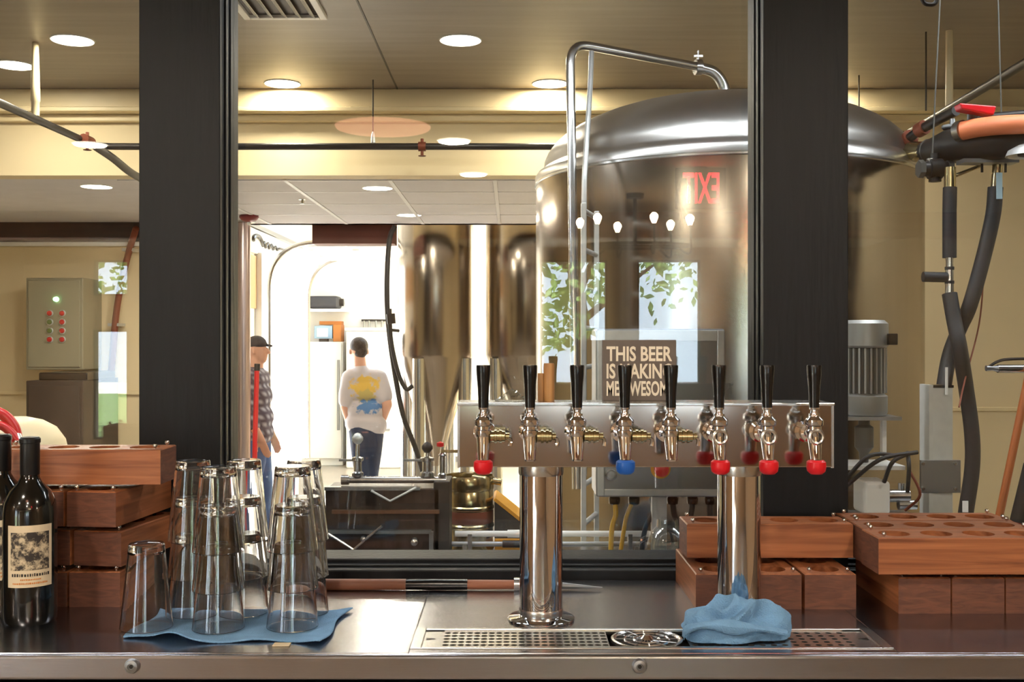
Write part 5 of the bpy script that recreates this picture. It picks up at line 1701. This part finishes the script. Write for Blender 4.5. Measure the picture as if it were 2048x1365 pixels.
def shirt_print_mat():
    m = bpy.data.materials.new('white_shirt_with_back_print')
    m.use_nodes = True
    nt = m.node_tree
    b = nt.nodes['Principled BSDF']
    b.inputs['Roughness'].default_value = 0.85
    tc = nt.nodes.new('ShaderNodeTexCoord')
    nz = nt.nodes.new('ShaderNodeTexNoise')
    nz.inputs['Scale'].default_value = 22
    nt.links.new(tc.outputs['Object'], nz.inputs['Vector'])
    base = lin((206, 200, 204))
    prev = None
    sep = nt.nodes.new('ShaderNodeSeparateXYZ')
    nt.links.new(tc.outputs['Object'], sep.inputs[0])
    front = nt.nodes.new('ShaderNodeMath')
    front.operation = 'LESS_THAN'
    front.inputs[1].default_value = 0.0
    nt.links.new(sep.outputs['Y'], front.inputs[0])
    for (cx, cz, sx, sz, rgb) in ((0.0, 1.25, 0.115, 0.100, (232, 190, 60)), (0.01, 1.155, 0.085, 0.075, (196, 180, 110)), (0.03, 1.085, 0.110, 0.056, (52, 124, 190))):
        mp = nt.nodes.new('ShaderNodeMapping')
        mp.vector_type = 'POINT'
        mp.inputs['Location'].default_value = (-cx / sx, 0, -cz / sz)
        mp.inputs['Scale'].default_value = (1 / sx, 0, 1 / sz)
        nt.links.new(tc.outputs['Object'], mp.inputs['Vector'])
        ln = nt.nodes.new('ShaderNodeVectorMath')
        ln.operation = 'LENGTH'
        nt.links.new(mp.outputs[0], ln.inputs[0])
        ad = nt.nodes.new('ShaderNodeMath')
        ad.operation = 'ADD'
        nt.links.new(ln.outputs['Value'], ad.inputs[0])
        am = nt.nodes.new('ShaderNodeMath')
        am.operation = 'MULTIPLY'
        am.inputs[1].default_value = 2.4
        nt.links.new(nz.outputs['Fac'], am.inputs[0])
        nt.links.new(am.outputs[0], ad.inputs[1])
        mr = nt.nodes.new('ShaderNodeMapRange')
        mr.inputs['From Min'].default_value = 2.35
        mr.inputs['From Max'].default_value = 1.95
        mr.inputs['To Min'].default_value = 0.0
        mr.inputs['To Max'].default_value = 0.9
        nt.links.new(ad.outputs[0], mr.inputs['Value'])
        fm = nt.nodes.new('ShaderNodeMath')
        fm.operation = 'MULTIPLY'
        nt.links.new(mr.outputs[0], fm.inputs[0])
        nt.links.new(front.outputs[0], fm.inputs[1])
        mx = nt.nodes.new('ShaderNodeMix')
        mx.data_type = 'RGBA'
        nt.links.new(fm.outputs[0], mx.inputs[0])
        if prev is None:
            mx.inputs[6].default_value = base
        else:
            nt.links.new(prev, mx.inputs[6])
        mx.inputs[7].default_value = lin(rgb)
        prev = mx.outputs[2]
    nt.links.new(prev, b.inputs['Base Color'])
    return m


def plaid_mat():
    m = bpy.data.materials.new('plaid_shirt')
    m.use_nodes = True
    nt = m.node_tree
    b = nt.nodes['Principled BSDF']
    b.inputs['Roughness'].default_value = 0.85
    tc = nt.nodes.new('ShaderNodeTexCoord')
    w1 = nt.nodes.new('ShaderNodeTexWave')
    w1.bands_direction = 'Z'
    w1.inputs['Scale'].default_value = 5
    w2 = nt.nodes.new('ShaderNodeTexWave')
    w2.bands_direction = 'DIAGONAL'
    w2.inputs['Scale'].default_value = 5
    nt.links.new(tc.outputs['Object'], w1.inputs['Vector'])
    nt.links.new(tc.outputs['Object'], w2.inputs['Vector'])
    mu = nt.nodes.new('ShaderNodeMath')
    mu.operation = 'MULTIPLY'
    nt.links.new(w1.outputs['Fac'], mu.inputs[0])
    nt.links.new(w2.outputs['Fac'], mu.inputs[1])
    rp = nt.nodes.new('ShaderNodeValToRGB')
    rp.color_ramp.elements[0].color = lin((74, 66, 84))
    rp.color_ramp.elements[1].color = lin((180, 178, 190))
    nt.links.new(mu.outputs[0], rp.inputs['Fac'])
    nt.links.new(rp.outputs[0], b.inputs['Base Color'])
    return m


M['shirt_print'] = shirt_print_mat()
M['plaid'] = plaid_mat()
M['shoe'] = mat('dark_shoe', (40, 38, 38), 0.6)
M['cap'] = mat('dark_cap', (46, 48, 58), 0.8)


def head_mesh(mb, hc, look):
    """skull, jaw, nose, ears; look is the horizontal facing direction"""
    f = Vector(look).normalized()
    s = f.cross(Vector((0, 0, 1))).normalized()
    mb.ell(hc + Vector((0, 0, 0.025)) - f * 0.012, 0.078, 0.078, 0.092, 18)
    mb.ell(hc + f * 0.018 + Vector((0, 0, -0.03)), 0.064, 0.064, 0.082, 18)
    caps(mb, hc + f * 0.045 + Vector((0, 0, -0.078)), hc + f * 0.030 + Vector((0, 0, -0.055)), 0.034, 0.046)
    chain(mb, [hc + f * 0.078 + Vector((0, 0, 0.016)), hc + f * 0.100 + Vector((0, 0, -0.022))], [0.010, 0.014])
    caps(mb, hc + f * 0.076 + Vector((0, 0, -0.052)) - s * 0.016, hc + f * 0.076 + Vector((0, 0, -0.052)) + s * 0.016, 0.008)
    for q in (-1, 1):
        mb.ell(hc + s * 0.080 * q + Vector((0, 0, -0.008)) - f * 0.005, 0.012, 0.018, 0.030, 10)
        mb.ell(hc + f * 0.070 + s * 0.030 * q + Vector((0, 0, 0.012)), 0.012, 0.012, 0.009, 8)
    return mb


# man in white T-shirt, seen from behind, hands at his waist
pb = thing('person', 'man in a white T-shirt with coloured back print and dark jeans, seen from behind', 'person', (bx(732, 9.55), 9.55, 0))
OB = Vector(pb.location)


KX = 0.80


def V(x, y, z):
    return OB + Vector((x * KX, y, z))


hc = V(-0.085, 0.03, 1.572)
body = MB()
head_mesh(body, hc, (-0.35, 0.94, 0))
chain(body, [V(-0.055, 0.0, 1.36), V(-0.075, 0.015, 1.50)], [0.060, 0.055])
caps(body, V(-0.15, 0, 1.335), V(0.10, 0, 1.33), 0.070)
caps(body, V(-0.09, 0, 1.20), V(0.07, 0, 1.20), 0.085)
caps(body, V(-0.07, 0, 1.05), V(0.07, 0, 1.05), 0.082)
caps(body, V(-0.07, 0, 0.90), V(0.08, 0, 0.90), 0.092)
# arms: the left hangs bent towards the pocket, the right elbow stands out with the hand at the hip
chain(body, [V(-0.185, 0, 1.335), V(-0.225, -0.035, 1.08), V(-0.185, 0.06, 0.885)], [0.056, 0.043, 0.030])
hand(body, V(-0.185, 0.06, 0.885), (0.25, 0.35, -0.9), (0.9, 0.2, 0.2), 1)
chain(body, [V(0.150, 0, 1.33), V(0.245, -0.055, 1.10), V(0.185, 0.03, 0.965)], [0.056, 0.044, 0.032])
hand(body, V(0.185, 0.03, 0.965), (-0.30, 0.15, -0.95), (-0.7, 0.5, 0.0), -1)
for a, k, f_ in ((V(-0.075, 0, 0.88), V(-0.040, -0.03, 0.47), V(-0.015, -0.20, 0.09)), (V(0.085, 0, 0.88), V(0.050, 0.06, 0.48), V(0.010, 0.05, 0.07))):
    chain(body, [a, (a + k) / 2, k, (k * 2 + f_) / 3, f_], [0.092, 0.078, 0.056, 0.056, 0.038])
skin_over(body, 'body', 'skin', pb, 0.008, 4)
hair = MB()
hair.ell(hc + Vector((0.004, -0.012, 0.043)), 0.083, 0.086, 0.083, 18)
hair.ell(hc + Vector((0.02, -0.040, 0.000)), 0.066, 0.050, 0.066, 16)
skin_over(hair, 'hair', 'hair', pb, 0.008, 3)
sh = MB()
caps(sh, V(-0.165, 0, 1.335), V(0.115, 0, 1.330), 0.080)
caps(sh, V(-0.12, 0, 1.22), V(0.095, 0, 1.22), 0.100)
caps(sh, V(-0.10, 0, 1.05), V(0.09, 0, 1.05), 0.098)
caps(sh, V(-0.10, 0.01, 0.93), V(0.095, 0, 0.91), 0.112)
chain(sh, [V(-0.06, 0.0, 1.37), V(-0.062, 0.005, 1.40)], [0.085, 0.068])
chain(sh, [V(-0.180, 0, 1.335), V(-0.208, -0.025, 1.19), V(-0.215, -0.03, 1.13)], [0.075, 0.074, 0.070])
chain(sh, [V(0.145, 0, 1.33), V(0.195, -0.03, 1.215), V(0.215, -0.04, 1.17)], [0.075, 0.074, 0.070])
so = skin_over(sh, 'shirt', 'shirt_print', pb, 0.011, 5)
tr_ = MB()
caps(tr_, V(-0.075, 0, 0.89), V(0.080, 0, 0.89), 0.103)
for a, k, f_ in ((V(-0.075, 0, 0.86), V(-0.040, -0.03, 0.47), V(-0.015, -0.185, 0.13)), (V(0.085, 0, 0.86), V(0.050, 0.06, 0.48), V(0.010, 0.05, 0.11))):
    chain(tr_, [a, (a + k) / 2, k, (k + f_) / 2, f_], [0.094, 0.084, 0.066, 0.062, 0.054])
skin_over(tr_, 'jeans', 'denim', pb, 0.011, 5)
for f_, y in ((V(-0.015, -0.20, 0.05), 0), (V(0.010, 0.05, 0.045), 0)):
    s_ = MB()
    caps(s_, f_ + Vector((0, -0.05, 0)), f_ + Vector((0, 0.14, -0.01)), 0.045, 0.036)
    so2 = skin_over(s_, 'shoe', 'shoe', pb, 0.010, 3)

KX = 1.0
# man in plaid shirt at the left, seen in profile behind the column
pa = thing('person', 'man in dark cap, plaid shirt and blue jeans, in profile at the doorway', 'person', (bx(512, 8.95), 8.95, 0))
OB = Vector(pa.location)
hc = V(0.015, 0, 1.585)
body = MB()
head_mesh(body, hc, (1, -0.15, 0))
chain(body, [V(0.0, 0.0, 1.37), V(0.005, 0.0, 1.50)], [0.062, 0.056])
caps(body, V(0, -0.13, 1.34), V(0, 0.13, 1.34), 0.080)
caps(body, V(0.0, -0.08, 1.18), V(0.0, 0.08, 1.18), 0.105)
caps(body, V(0.005, -0.07, 1.02), V(0.005, 0.07, 1.02), 0.105)
caps(body, V(0, -0.07, 0.90), V(0, 0.07, 0.90), 0.108)
for s in (-1, 1):
    chain(body, [V(0, 0.175 * s, 1.34), V(-0.03, 0.215 * s, 1.07), V(0.09, 0.205 * s, 0.86)], [0.056, 0.044, 0.031])
    hand(body, V(0.09, 0.205 * s, 0.86), (0.35, 0, -0.93), (0.2, -s, 0), s)
    chain(body, [V(0, 0.09 * s, 0.88), V(0.015, 0.09 * s, 0.68), V(0.02 + .03 * s, 0.09 * s, 0.48), V(0.0 + .05 * s, 0.09 * s, 0.09)], [0.092, 0.080, 0.056, 0.038])
skin_over(body, 'body', 'skin', pa, 0.009, 4)
cp = MB()
cp.ell(hc + Vector((-0.012, 0, 0.055)), 0.088, 0.084, 0.066, 18)
caps(cp, hc + Vector((0.055, -0.03, 0.040)), hc + Vector((0.055, 0.03, 0.040)), 0.014)
caps(cp, hc + Vector((0.095, -0.03, 0.036)), hc + Vector((0.095, 0.03, 0.036)), 0.010)
caps(cp, hc + Vector((0.055, 0, 0.042)), hc + Vector((0.115, 0, 0.034)), 0.012)
skin_over(cp, 'cap', 'cap', pa, 0.008, 3)
sh = MB()
caps(sh, V(0, -0.135, 1.34), V(0, 0.135, 1.34), 0.094)
caps(sh, V(0.0, -0.09, 1.20), V(0.0, 0.09, 1.20), 0.122)
caps(sh, V(0.008, -0.085, 1.02), V(0.008, 0.085, 1.02), 0.124)
caps(sh, V(0.005, -0.08, 0.90), V(0.005, 0.08, 0.90), 0.128)
chain(sh, [V(0.0, 0, 1.37), V(0, 0, 1.41)], [0.085, 0.068])
for s in (-1, 1):
    chain(sh, [V(0, 0.172 * s, 1.34), V(-0.03, 0.212 * s, 1.08), V(0.03, 0.205 * s, 0.98)], [0.073, 0.062, 0.056])
skin_over(sh, 'shirt', 'plaid', pa, 0.011, 5)
tr_ = MB()
caps(tr_, V(0, -0.075, 0.88), V(0, 0.075, 0.88), 0.118)
for s in (-1, 1):
    chain(tr_, [V(0, 0.09 * s, 0.86), V(0.015, 0.09 * s, 0.68), V(0.02 + .03 * s, 0.09 * s, 0.48), V(0.01 + .05 * s, 0.09 * s, 0.11)], [0.104, 0.092, 0.070, 0.058])
skin_over(tr_, 'jeans', 'denim_light', pa, 0.011, 5)
for s in (-1, 1):
    s_ = MB()
    caps(s_, V(-0.03 + .05 * s, 0.09 * s, 0.045), V(0.15 + .05 * s, 0.09 * s, 0.04), 0.044, 0.036)
    skin_over(s_, 'shoe', 'shoe', pa, 0.010, 3)
